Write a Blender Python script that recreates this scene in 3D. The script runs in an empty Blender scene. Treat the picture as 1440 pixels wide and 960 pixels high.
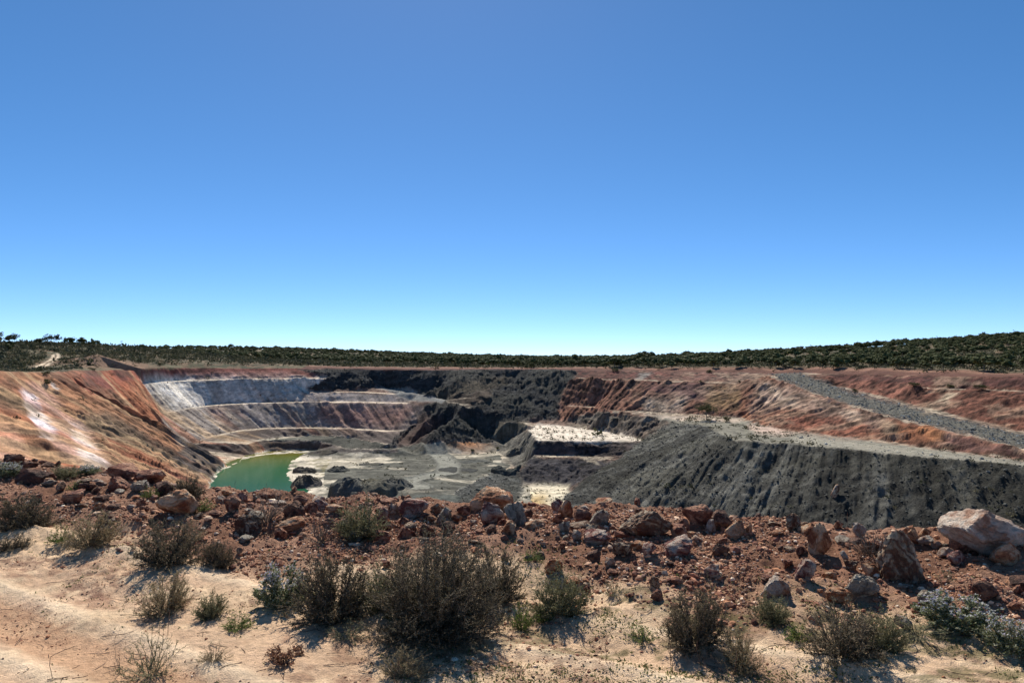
import bpy, math, random, time
import numpy as np
from mathutils import Vector, geometry
T0 = time.time()
R = math.radians
sc = bpy.context.scene
C = sc.collection

# ------------------------------------------------------------------ camera, sky, sun, exposure
F = 1040.0; HOR = 502.0
PITCH = math.atan((HOR - 480.0) / F)
cam = bpy.data.cameras.new('camera'); camo = bpy.data.objects.new('camera', cam); C.objects.link(camo)
cam.sensor_width = 36; cam.lens = 26.0; cam.clip_start = 0.05; cam.clip_end = 20000
camo.location = (0, 0, 0); camo.rotation_euler = (R(90) + PITCH, 0, 0)
sc.camera = camo
SUN_EL, SUN_AZ = 44.5, -7.0
w = bpy.data.worlds.new('World'); sc.world = w; w.use_nodes = True
nt = w.node_tree; nt.nodes.clear()
sky = nt.nodes.new('ShaderNodeTexSky'); sky.sky_type = 'NISHITA'; sky.sun_disc = False
sky.sun_elevation = R(SUN_EL); sky.sun_rotation = R(SUN_AZ); sky.altitude = 400
sky.air_density = 0.40; sky.dust_density = 0.06; sky.ozone_density = 6.0
hs = nt.nodes.new('ShaderNodeHueSaturation'); hs.inputs['Saturation'].default_value = 1.17; hs.inputs['Hue'].default_value = 0.5
bg = nt.nodes.new('ShaderNodeBackground'); bg.inputs[1].default_value = 0.15
wo = nt.nodes.new('ShaderNodeOutputWorld')
nt.links.new(sky.outputs[0], hs.inputs['Color']); gm = nt.nodes.new('ShaderNodeGamma'); gm.inputs[1].default_value = 0.8; nt.links.new(hs.outputs[0], gm.inputs[0]); nt.links.new(gm.outputs[0], bg.inputs[0]); nt.links.new(bg.outputs[0], wo.inputs[0])
sd = Vector((math.sin(R(SUN_AZ)) * math.cos(R(SUN_EL)), math.cos(R(SUN_AZ)) * math.cos(R(SUN_EL)), math.sin(R(SUN_EL))))
sl = bpy.data.lights.new('sun', 'SUN'); sl.energy = 4.3; sl.angle = R(0.53); sl.color = (1.0, 0.955, 0.88)
so = bpy.data.objects.new('sun', sl); C.objects.link(so); so.rotation_euler = sd.to_track_quat('Z', 'Y').to_euler()
sc.view_settings.view_transform = 'Standard'; sc.view_settings.look = 'None'
sc.view_settings.exposure = 0.6; sc.view_settings.gamma = 1.0
sc.cycles.max_bounces = 6; sc.cycles.diffuse_bounces = 3; sc.cycles.transparent_max_bounces = 6

# ------------------------------------------------------------------ noise
def _h(ix, iy, seed):
    h = (ix.astype(np.int64) * 374761393 + iy.astype(np.int64) * 668265263 + seed * 2147483629) & 0xFFFFFFFF
    h = ((h ^ (h >> 13)) * 1274126177) & 0xFFFFFFFF
    h = h ^ (h >> 16)
    return (h & 0xFFFF) / 65535.0
def vn(x, y, seed=0):
    x = np.asarray(x, float); y = np.asarray(y, float)
    xi = np.floor(x); yi = np.floor(y); fx = x - xi; fy = y - yi
    fx = fx * fx * (3 - 2 * fx); fy = fy * fy * (3 - 2 * fy)
    a = _h(xi, yi, seed); b = _h(xi + 1, yi, seed); c = _h(xi, yi + 1, seed); d = _h(xi + 1, yi + 1, seed)
    return (a + (b - a) * fx) * (1 - fy) + (c + (d - c) * fx) * fy
def fbm(x, y, seed=0, o=4, g=0.5):
    s = 0; a = 1; t = 0
    for i in range(o):
        s = s + a * vn(x * 2**i + 13.7 * i, y * 2**i - 7.1 * i, seed + i); t += a; a *= g
    return s / t
def ridge(x, y, seed=0, o=3):
    s = 0; a = 1; t = 0
    for i in range(o):
        s = s + a * (1 - np.abs(2 * vn(x * 2**i + 5.3 * i, y * 2**i, seed + i) - 1)); t += a; a *= 0.5
    return s / t
def sm(a, b, x):
    t = np.clip((x - a) / (b - a), 0, 1); return t * t * (3 - 2 * t)
def S(r, g, b):
    c = np.array([r, g, b]) / 255.0
    return np.where(c <= 0.04045, c / 12.92, ((c + 0.055) / 1.055) ** 2.4)

# ------------------------------------------------------------------ survey of the pit: break lines (seen direction + distance) -> ground points
cp, sp = math.cos(PITCH), math.sin(PITCH)
def P(px, py, Y):
    u = (px - 720) / F; v = (480 - py) / F
    dy = cp - v * sp; dz = sp + v * cp
    k = Y / dy
    return (u * k, Y, dz * k)
def W(x, y, z): return ('w', x, y, z)
RIM = [(0,521,190),(60,523,215),(90,521,235),(130,520,262),(200,518,300),(260,517,322),(340,518,330),(430,517,335),(520,519,335),(620,520,333),
       (700,519,328),(760,519,325),(800,520,322),(880,521,318),(960,523,308),(1040,523,300),(1090,525,290),(1130,524,292),(1200,526,272),(1300,528,246),
       (1440,530,215),(1600,533,182)]
BRINK = [(-150,140),(-118,95),(-75,58),(-40,30),(-22,20),(-14,14.5),(-7.06,10.4),(-5.2,9.5),(-3.95,8.45),(-3.1,8.0),(-2.2,7.7),(-1.2,7.45),(0,7.3),(1.8,6.7),(2.95,6.4),(4.1,5.95),(7,5.4),(12,5),(30,8),(70,22),(125,80),(155,140)]
rim_w = [P(*p) for p in RIM]
LINES = [
 # back-left amphitheatre benches (outer and inner edges)
 [(175,541,290.0),(250,536,312.5),(340,533,321.1),(400,533,323.1),(462,532,326.1)], [(180,540,293.0),(250,535,315.5),(340,532,324.1),(462,531,329.1)],
 [(225,583,286.0),(260,575,297.6),(300,570,305.8),(360,567,308.9),(430,566,310.9),(500,566,310.9),(577,567.5,309.9)],
 [(232,580,290.0),(300,568.5,310.4),(360,565.7,313.4),(430,564.6,315.0),(500,564.6,315.0),(575,566,313.9)],
 [(425,553,319.0),(500,551,320.0),(567,555,318.0)], [(425,552,322.1),(500,550,323.1),(567,554,321.1)],
 [(530,545.5,327.2),(575,552,319.0),(627,563.5,304.8)], [(545,546,331.2),(600,556,321.1),(630,562.5,308.9)], [(580,565.5,308.9),(622,567,302.8)],
 [(252,634,260.8),(270,625,269.1),(300,614,280.4),(333,606.5,288.5),(372,603,293.6),(430,602,296.7),(483,603,296.7),(547,607,291.6),(585,603,294.6)],
 [(262,628,267.6),(300,612,285.5),(335,605,293.6),(372,601.5,297.7),(430,600.5,300.7),(485,601,300.7),(547,605,295.7)],
 [(350,625,272),(365,619,281),(400,618,283),(447,619,282),(487,629,267),(523,631,264),(560,630,266)],
 [(354,622,276),(400,614.5,290),(447,613,292),(500,616,290),(540,625,277),(575,624,281)],
 [(300,668,222),(330,650,250),(347,640,266),(380,635.3,277),(440,632,281),(475,637,272),(500,640,268)],
 # lake shore
 [(430,636,273.2),(380,638,269.2),(345,643,259.6),(325,655,239.3),(308,661,230.2),(300,672,215.3),(285,690,194.7),(275,700,184.9),(300,720,170),(380,718,171),(415,702,183),(440,692,192.7),(415,680,205.7),(403,665,224.6),(407,650,247.4),(430,636,273.2)],
 [W(-82,255,-40.5),W(-80,235,-41),W(-74,215,-41),W(-68,200,-40.5)],[W(-84,268,-38.5),W(-76,272,-38)],
 # left wall toe, out of sight
 [W(-83,192,-35),W(-78,170,-35),W(-70,148,-35),W(-58,112,-35.4),W(-42,82,-35.6),W(-18,66,-36),(W(10,56,-36.5)),W(48,56,-36.5),W(78,72,-36.5),W(105,100,-36.5)],
 # left wall scallops
 [(66,530,212),(78,560,204),(92,592,192),(120,625,180),(160,665,165)],
 # far dark dump
 [(600,548,313),(640,536,318),(680,534,320),(717,528,324)],
 [(630,566,297),(660,572,296),(690,562,302),(700,553,308)],
 [(680,557,301),(668,572,291),(650,575,288),(636,590,280),(615,602,276)],
 [(600,590,286),(640,604,285),(660,600,288)],
 [(575,625,280),(620,620,287),(650,621,286),(690,624,280),(715,622,283)],
 [(655,590,286),(668,606,280),(690,618,276)],
 [(705,586,291),(760,590,289),(795,592,284),(830,597,279)], [(712,595,285),(740,594,287),(760,596,285)],
 # bright plateau and cliffs in front of it
 [(742,604,272),(757,599,281),(800,600,276),(850,606,265),(905,618,246)],
 [(755,619,239),(820,620,237.5),(905,619.5,241)], [(742,606,268),(748,612,252),(755,619,239)],
 [(752,641.5,232),(820,643,230),(868,645,228)], [(752,640,235.5),(820,641,234.5),(870,642.5,233)],
 [(735,681,216),(760,682,215),(790,683,214)], [(728,712,183),(760,712,183),(800,708,186)],[(738,690,207),(795,690,207)],
 [(700,636,264),(715,645,250),(725,660,236),(718,680,214),(712,700,196)], [(704,625,279),(722,630,268),(735,640,250),(742,655,236)],
 # central floor
 [(450,634,281),(530,634,275),(570,630,277)],[(500,645,258),(600,640,263.8),(690,637,268)],[(480,665,226),(600,660,230.4),(700,660,230.4)],[(470,690,190),(560,690,190),(690,690,190)],
 [W(-60,165,-35.0),W(0,160,-35.0),W(20,165,-37)],[W(-40,120,-36),W(10,110,-36.5),W(50,110,-36.5)],
 # great spoil dump: silhouette, toe, crest
 [(800,700,192),(850,657,218),(868,645,223),(905,620,237),(948,593,247)],
 [W(13,190,-37),W(28,179,-37),W(42,167,-37),W(52,157,-37),W(66,141,-37),W(81,124,-37),W(100,104,-37)],
 [(948,593,247),(1000,603,215),(1037,620,187),(1120,624,178),(1200,632,165),(1280,641,155),(1440,654,141),(1600,670,126)],
 # tree bench and rubble
 [(905,583,260),(960,586,252),(1000,588,245),(1060,597,226),(1100,604,214),(1200,615,190),(1300,628,172),(1440,646,152),(1600,664,130)],
 [(838,580,268),(870,578,270),(905,584,258)],
 # red wall
 [(812,532,308),(860,534,301),(913,535.5,294),(973,538,285),(1060,539,273),(1075,535,274)], [(812,531,311),(860,533,304),(913,534.5,297.5),(973,537,288.5),(1060,538,277)],
 [(797,571.5,293),(838,573,289)],[(797,570.3,297),(838,571.5,293)],
 [(785,588,287),(800,588,285)],[(860,577,279),(913,580,273),(960,582,262),(1000,584,256),(1050,588,247)],
 # haul ramp
 [(1075,528,268),(1140,552,235),(1230,582,200),(1330,605,172),(1440,632,155),(1600,657,135)],
 [(1120,525,285),(1180,545,262),(1260,567,228),(1350,590,196),(1440,612,176),(1600,640,152)],
 [(1185,543,268),(1262,563,236),(1352,585.5,205),(1440,607,188),(1600,634,162)],
 [(1283,545,236),(1360,548,222),(1440,551,205),(1600,557,180)],[(1283,544.2,239.5),(1360,547.2,225.5),(1440,550.2,208.5),(1600,556,184)],
]
# out-of-sight closing of the left rim
RIMX = [(-132,165,-3.1),(-146,140,-2.6)]
pts = []
def add_line(L):
    q = [p[1:] if p[0] == 'w' else P(*p) for p in L]
    for a, b in zip(q[:-1], q[1:]):
        n = max(1, int(math.hypot(b[0]-a[0], b[1]-a[1]) / 2.5))
        for i in range(n):
            t = i / n; pts.append(tuple(a[k] + (b[k]-a[k]) * t for k in range(3)))
    pts.append(q[-1])
for L in LINES: add_line(L)
rimline = [(-150,140,-2.6),(-132,165,-3.1)] + rim_w + [(155,140,-4.2)]
add_line([('w',) + tuple(p) for p in rimline])
rim_poly = [(p[0], p[1]) for p in rimline] + list(reversed(BRINK))

def inpoly(x, y, poly):
    ins = np.zeros(np.shape(x), bool); n = len(poly)
    for i in range(n):
        x1, y1 = poly[i]; x2, y2 = poly[(i+1) % n]
        if y1 == y2: continue
        c = ((y1 > y) != (y2 > y)) & (x < (x2-x1) * (y-y1) / (y2-y1) + x1)
        ins ^= c
    return ins
def dpoly(x, y, line):
    d = np.full(np.shape(x), 1e9)
    for (x1, y1), (x2, y2) in zip(line[:-1], line[1:]):
        dx, dy = x2-x1, y2-y1
        t = np.clip(((x-x1)*dx + (y-y1)*dy) / (dx*dx+dy*dy+1e-12), 0, 1)
        d = np.minimum(d, np.hypot(x-x1-t*dx, y-y1-t*dy))
    return d
def gs(x, y, cx, cy, sx, sy): return np.exp(-0.5 * (((x-cx)/sx)**2 + ((y-cy)/sy)**2))
def plain(x, y):
    r = np.hypot(x, y)
    z = -1.65 - 3.7 * sm(20, 270, r) + 1.2 * sm(400, 2500, r)
    z = z + 11.5 * gs(x, y, -258, 392, 74, 70) + 17 * gs(x, y, -440, 1120, 250, 330) + 23.5 * gs(x, y, 480, 520, 190, 150) + 25 * gs(x, y, 655, 1550, 105, 210)
    z = z + 3.6 * gs(x, y, -166, 296, 8, 8) + 2.2*gs(x, y, -152, 296, 9, 6)
    z = z + 1.0 * (fbm(x/60, y/60, 5, 3) - 0.5) * sm(300, 420, r) + 2.2 * (fbm(x/300, y/300, 8, 2) - 0.5) * sm(450, 800, r)
    return z
brink_c = BRINK
for (x, y) in BRINK[:4] + BRINK[-4:]: pts.append((x, y, float(plain(np.array(x), np.array(y)))))
bl = [(x, y, -1.62) for x, y in BRINK[4:-4]]
add_line([('w',) + p for p in bl])
gx, gy = np.meshgrid(np.arange(-225, 270, 12.0), np.arange(-30, 425, 12.0))
gx = gx.ravel(); gy = gy.ravel()
o = ~inpoly(gx, gy, rim_poly) & (dpoly(gx, gy, rim_poly + rim_poly[:1]) > 6)
pz = plain(gx, gy)
pts += [(a, b, c) for a, b, c in zip(gx[o], gy[o], pz[o])]
pa = np.array(pts)
_, uq = np.unique(np.round(pa[:, :2], 1), axis=0, return_index=True)
pa = pa[uq]
res = geometry.delaunay_2d_cdt([Vector((a, b)) for a, b in pa[:, :2]], [], [], 0, 1e-6)
tv = np.array([(v.x, v.y) for v in res[0]]); orig = res[3]
tz = np.array([pa[o_[0], 2] if o_ else 0 for o_ in orig])
# raster of the triangulated survey
RX0, RY0, RS = -210.0, -20.0, 0.5
NXr, NYr = int(450/RS), int(430/RS)
ras = np.full((NYr, NXr), np.nan)
for f in res[2]:
    a, b, c = f[:3]
    xs = tv[[a, b, c], 0]; ys = tv[[a, b, c], 1]
    i0 = max(0, int((xs.min()-RX0)/RS)); i1 = min(NXr-1, int((xs.max()-RX0)/RS)+1)
    j0 = max(0, int((ys.min()-RY0)/RS)); j1 = min(NYr-1, int((ys.max()-RY0)/RS)+1)
    if i1 < i0 or j1 < j0: continue
    X, Yy = np.meshgrid(RX0 + RS*np.arange(i0, i1+1), RY0 + RS*np.arange(j0, j1+1))
    det = (ys[1]-ys[2])*(xs[0]-xs[2]) + (xs[2]-xs[1])*(ys[0]-ys[2])
    if abs(det) < 1e-9: continue
    l0 = ((ys[1]-ys[2])*(X-xs[2]) + (xs[2]-xs[1])*(Yy-ys[2])) / det
    l1 = ((ys[2]-ys[0])*(X-xs[2]) + (xs[0]-xs[2])*(Yy-ys[2])) / det
    l2 = 1-l0-l1
    m = (l0 > -1e-6) & (l1 > -1e-6) & (l2 > -1e-6)
    sub = ras[j0:j1+1, i0:i1+1]; sub[m] = (l0*tz[a]+l1*tz[b]+l2*tz[c])[m]
ras[np.isnan(ras)] = -5.0
k = np.array([0.25, 0.5, 0.25])
ras = np.apply_along_axis(lambda v: np.convolve(np.pad(v, 1, 'edge'), k, 'valid'), 0, ras)
ras = np.apply_along_axis(lambda v: np.convolve(np.pad(v, 1, 'edge'), k, 'valid'), 1, ras)
gyr, gxr = np.gradient(ras, RS)
slope_r = np.hypot(gxr, gyr)
def bil(A, x, y):
    u = np.clip((x-RX0)/RS, 0, A.shape[1]-1.001); v = np.clip((y-RY0)/RS, 0, A.shape[0]-1.001)
    i = u.astype(int); j = v.astype(int); fu = u-i; fv = v-j
    return (A[j, i]*(1-fu)+A[j, i+1]*fu)*(1-fv) + (A[j+1, i]*(1-fu)+A[j+1, i+1]*fu)*fv
print('tin', len(pa), round(time.time()-T0, 1))

# ------------------------------------------------------------------ rock zones (what each face of the pit is made of; plateau cliffs also carry painted shade)
# (outline, colour, code, gully depth, boulder roughness, feather)   codes: 0 plain 1 wall 2 floor 3 dump 4 road
Z = [
 ([(-200,505),(1640,505),(1640,980),(-200,980)], S(128,100,84), 1, 1.0, .3, 2),
 ([(-200,512),(0,518),(60,520),(200,517),(232,520),(215,560),(300,690),(300,800),(-200,800)], S(162,110,74), 1, 2.1, .5, 4),
 ([(60,522),(130,520),(260,517),(205,545),(150,560),(110,550)], S(154,86,60), 1, 2.0, .4, 6),
 ([(100,592),(150,585),(262,650),(300,705),(200,720),(150,650)], S(108,86,66), 1, 1.9, .9, 6),
 ([(30,540),(60,540),(90,585),(122,605),(165,668),(120,668),(70,620),(45,590)], S(190,142,120), 1, 1.0, .4, 4),
 ([(30,548),(50,560),(66,590),(82,616),(60,616),(42,588),(32,565)], S(226,214,214), 1, .6, .3, 2),
 ([(92,590),(118,604),(166,670),(130,670),(106,628)], S(214,192,180), 1, .6, .3, 3),
 ([(68,540),(74,541),(86,553),(82,553)], S(205,195,185), 1, .3, .2, 1),
 ([(-40,590),(12,596),(38,630),(52,655),(-40,655)], S(222,165,132), 1, 1.0, .4, 4),
 ([(120,516),(445,514),(440,532),(340,532),(215,528),(150,548),(118,548)], S(128,68,56), 1, .7, .3, 3),
 ([(205,532),(250,526),(340,525),(410,524),(415,531),(340,533),(215,548)], S(170,125,110), 1, .6, .3, 3),
 ([(200,530),(340,533),(462,532),(430,552),(430,565),(300,570),(233,581),(212,560)], S(190,180,166), 1, 1.2, .3, 3),
 ([(205,535),(262,536),(300,560),(290,572),(240,578),(222,560)], S(218,208,192), 1, .9, .2, 7),
 ([(233,580),(300,570),(430,566),(577,567),(600,575),(570,610),(430,602),(372,603),(300,614),(255,628),(228,600)], S(142,130,120), 1, 1.3, .25, 2),
 ([(455,566),(595,570),(560,605),(480,600),(440,590)], S(138,102,90), 1, 1.3, .3, 7),
 ([(427,552),(567,554),(577,567),(430,565)], S(165,148,134), 1, .6, .2, 1.5),
 ([(252,632),(300,614),(372,603),(440,603),(560,608),(620,620),(530,632),(447,617),(400,618),(352,624),(330,645),(300,668),(285,700),(235,670)], S(92,80,74), 1, 1.5, .5, 2),
 ([(285,715),(298,672),(310,660),(325,654),(348,640),(362,632),(362,617),(447,613),(530,627),(620,623),(700,618),(742,625),(730,650),(700,662),(712,690),(735,682),(795,683),(805,715),(720,960),(250,960)], S(160,154,138), 2, 0, .25, 2),
 ([(345,627),(365,619.5),(400,618.5),(447,619.5),(487,629.5),(523,631.5),(562,631),(562,636),(475,636.5),(440,631),(380,633.5),(348,640)], S(84,76,72), 1, .6, .5, 1),
 ([(418,519),(812,519),(818,530),(795,545),(788,590),(745,592),(690,597),(742,612),(700,622),(610,621),(540,630),(590,590),(598,570),(627,566),(575,551),(532,545),(430,551),(462,532)], S(70,70,68), 3, 1.1, .8, 2),
 ([(600,550),(680,532),(720,527),(716,536),(690,545),(640,560),(628,563)], S(104,88,66), 3, .6, .6, 2),
 ([(625,564),(690,545),(692,560),(660,573)], S(86,72,60), 1, .8, .4, 2),
 ([(570,612),(600,575),(615,600),(590,625),(550,632)], S(100,76,66), 1, 1.0, .5, 5),
 ([(527,543),(547,545),(629,562),(622,566),(577,564)], S(150,148,140), 4, 0, .1, 1),
 ([(365,617),(447,612),(505,616),(545,627),(525,631),(487,629),(447,619)], S(205,185,160), 2, 0, .15, 1),
 ([(812,521),(1082,521),(1092,535),(1075,592),(960,590),(905,585),(835,580),(830,590),(783,590),(790,560)], S(156,104,80), 1, 1.7, .35, 2),
 ([(812,519),(1085,519),(1085,537),(812,531)], S(118,66,56), 1, .5, .3, 1.5),
 ([(900,540),(1040,541),(1040,565),(930,560)], S(128,90,84), 1, .8, .2, 5),
 ([(905,562),(970,560),(960,582),(905,582)], S(186,165,145), 1, .8, .6, 4),
 ([(1000,540),(1050,540),(1040,580),(990,575)], S(150,115,76), 1, .8, .4, 5),
 ([(900,527),(920,523),(905,534),(890,534)], S(150,140,130), 1, .3, .3, 1),
 ([(797,590),(840,578),(905,585),(960,590),(905,620),(850,606)], S(124,114,100), 1, .5, 1.1, 2),
 ([(700,594),(745,592),(740,606),(700,622),(690,612)], S(112,104,86), 1, .6, .3, 3),
 ([(742,602),(757,597),(800,599),(850,606),(907,618),(905,621),(750,621)], S(226,208,186), 2, 0, .12, 1),
 ([(725,612),(745,606),(757,620),(757,640),(735,660),(705,650),(700,630)], S(104,100,90), 1, .8, .5, 2),
 ([(754,621),(907,621),(880,642),(750,640)], S(74,66,66), 1, .5, .25, 1),  # upper cliff under the bright plateau: shade painted in as dark colour
 ([(745,645),(872,647),(800,690),(735,681),(735,660)], S(66,62,64), 1, .6, .8, 1.5),  # lower cliff below the bench: its shade is in the colour too
 ([(640,690),(700,660),(735,665),(735,690),(730,715),(640,715)], S(98,98,90), 3, 0, .6, 3),
 ([(736,684),(765,680),(798,682),(803,700),(806,725),(724,725),(731,700)], S(226,210,176), 2, 0, .12, 3),
 ([(738,697),(765,694),(775,715),(730,715)], S(216,176,100), 2, 0, .05, 5),
 ([(948,592),(1000,598),(1037,618),(1120,624),(1440,654),(1640,675),(1640,960),(780,960),(792,700),(850,656),(905,619)], S(92,90,80), 3, 1.05, .5, 1.5),
 ([(905,582),(1000,586),(1050,588),(1110,603),(1200,615),(1440,646),(1640,665),(1640,675),(1440,655),(1120,626),(1030,618),(985,597),(940,592)], S(128,124,108), 2, 0, .35, 1.5),
 ([(1050,597),(1085,598),(1118,606),(1105,611),(1060,608)], S(205,170,150), 2, 0, .2, 3),
 ([(905,583),(1000,587),(1050,590),(1040,593),(960,590)], S(205,178,155), 2, 0, .2, 1.5),
 ([(1120,610),(1180,616),(1280,630),(1440,650),(1640,670),(1640,674),(1440,655),(1250,637),(1110,621)], S(176,168,148), 4, 0, .1, 2),
 ([(1075,528),(1140,552),(1230,582),(1330,605),(1440,632),(1640,655),(1640,664),(1440,647),(1200,616),(1100,604),(1045,590),(1040,565)], S(176,114,82), 1, 1.5, .45, 1.5),
 ([(1065,538),(1110,545),(1160,562),(1250,590),(1240,602),(1170,585),(1100,572),(1055,585)], S(206,176,150), 1, 1.4, .45, 5),
 ([(1085,580),(1170,590),(1230,606),(1200,614),(1100,602)], S(176,104,78), 1, 1.2, .5, 5),
 ([(1258,592),(1330,607),(1318,625),(1255,614)], S(176,112,66), 1, 1, .4, 4),
 ([(1235,588),(1262,594),(1262,612),(1240,608)], S(206,178,140), 1, .8, .4, 3),
 ([(1330,607),(1440,634),(1640,656),(1640,664),(1440,646),(1320,628)], S(140,96,84), 1, .8, .5, 3),
 ([(1076,524),(1124,524),(1180,545),(1260,567),(1350,590),(1440,612),(1640,640),(1640,656),(1440,630),(1330,603.5),(1230,580),(1140,550)], S(122,118,106), 4, 0, .7, 2.5),
 ([(1130,523),(1640,531),(1640,636),(1440,609),(1350,588),(1260,565),(1180,543.5)], S(140,86,66), 1, 1.5, .35, 1),
 ([(1150,527),(1640,533),(1640,552),(1440,547),(1283,542),(1200,536)], S(112,66,58), 1, .5, .3, 2),
 ([(1180,540),(1290,545),(1260,562),(1200,548)], S(172,108,86), 1, .8, .6, 5),
 ([(1335,549),(1350,553),(1322,580),(1297,582),(1310,565)], S(206,180,148), 1, .7, .3, 2),
]
SX0, SY0, SW, SH = -200, 470, 1840, 500
U, V = np.meshgrid(np.arange(SX0, SX0+SW) + .5, np.arange(SY0, SY0+SH) + .5)
zc = np.zeros((SH, SW, 3)); zcode = np.ones((SH, SW)); zg = np.zeros((SH, SW)); zr = np.zeros((SH, SW))
def blur(A, r):
    n = max(1, int(r)); kk = np.ones(2*n+1) / (2*n+1)
    for _ in range(2):
        c = np.cumsum(np.pad(A, ((n+1, n), (0, 0)), 'edge'), 0); A = (c[2*n+1:] - c[:-(2*n+1)]) / (2*n+1)
        c = np.cumsum(np.pad(A, ((0, 0), (n+1, n)), 'edge'), 1); A = (c[:, 2*n+1:] - c[:, :-(2*n+1)]) / (2*n+1)
    return A
for i, (poly, col, code, g, r, fe) in enumerate(Z):
    xs = [p[0] for p in poly]; ys = [p[1] for p in poly]
    a0 = max(0, int(min(xs)-SX0-20)); a1 = min(SW, int(max(xs)-SX0+20)); b0 = max(0, int(min(ys)-SY0-20)); b1 = min(SH, int(max(ys)-SY0+20))
    m = inpoly(U[b0:b1, a0:a1], V[b0:b1, a0:a1], poly).astype(float)
    if i == 0: m[:] = 1
    hard = m > .5
    m = blur(m, fe) if i else m
    zc[b0:b1, a0:a1] = zc[b0:b1, a0:a1] * (1-m[..., None]) + col * m[..., None]
    zg[b0:b1, a0:a1] = zg[b0:b1, a0:a1] * (1-m) + g*m; zr[b0:b1, a0:a1] = zr[b0:b1, a0:a1] * (1-m) + r*m
    zcode[b0:b1, a0:a1][hard] = code
def zlook(x, y, z, wob=1.0):
    dep = y*cp + z*sp; up = -y*sp + z*cp
    dep = np.maximum(dep, 0.1)
    px = 720 + F*x/dep; py = 480 - F*up/dep
    if wob:
        k1 = np.clip(1.0, 0, 1)
        px = px + wob*(fbm(x/4, y/4+z/2, 31, 4)-.5)*14; py = py + wob*(fbm(x/4+9, y/4-z/2, 37, 4)-.5)*4
    i = np.clip((px-SX0).astype(int), 0, SW-1); j = np.clip((py-SY0).astype(int), 0, SH-1)
    return i, j
print('zones', round(time.time()-T0, 1))

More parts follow.
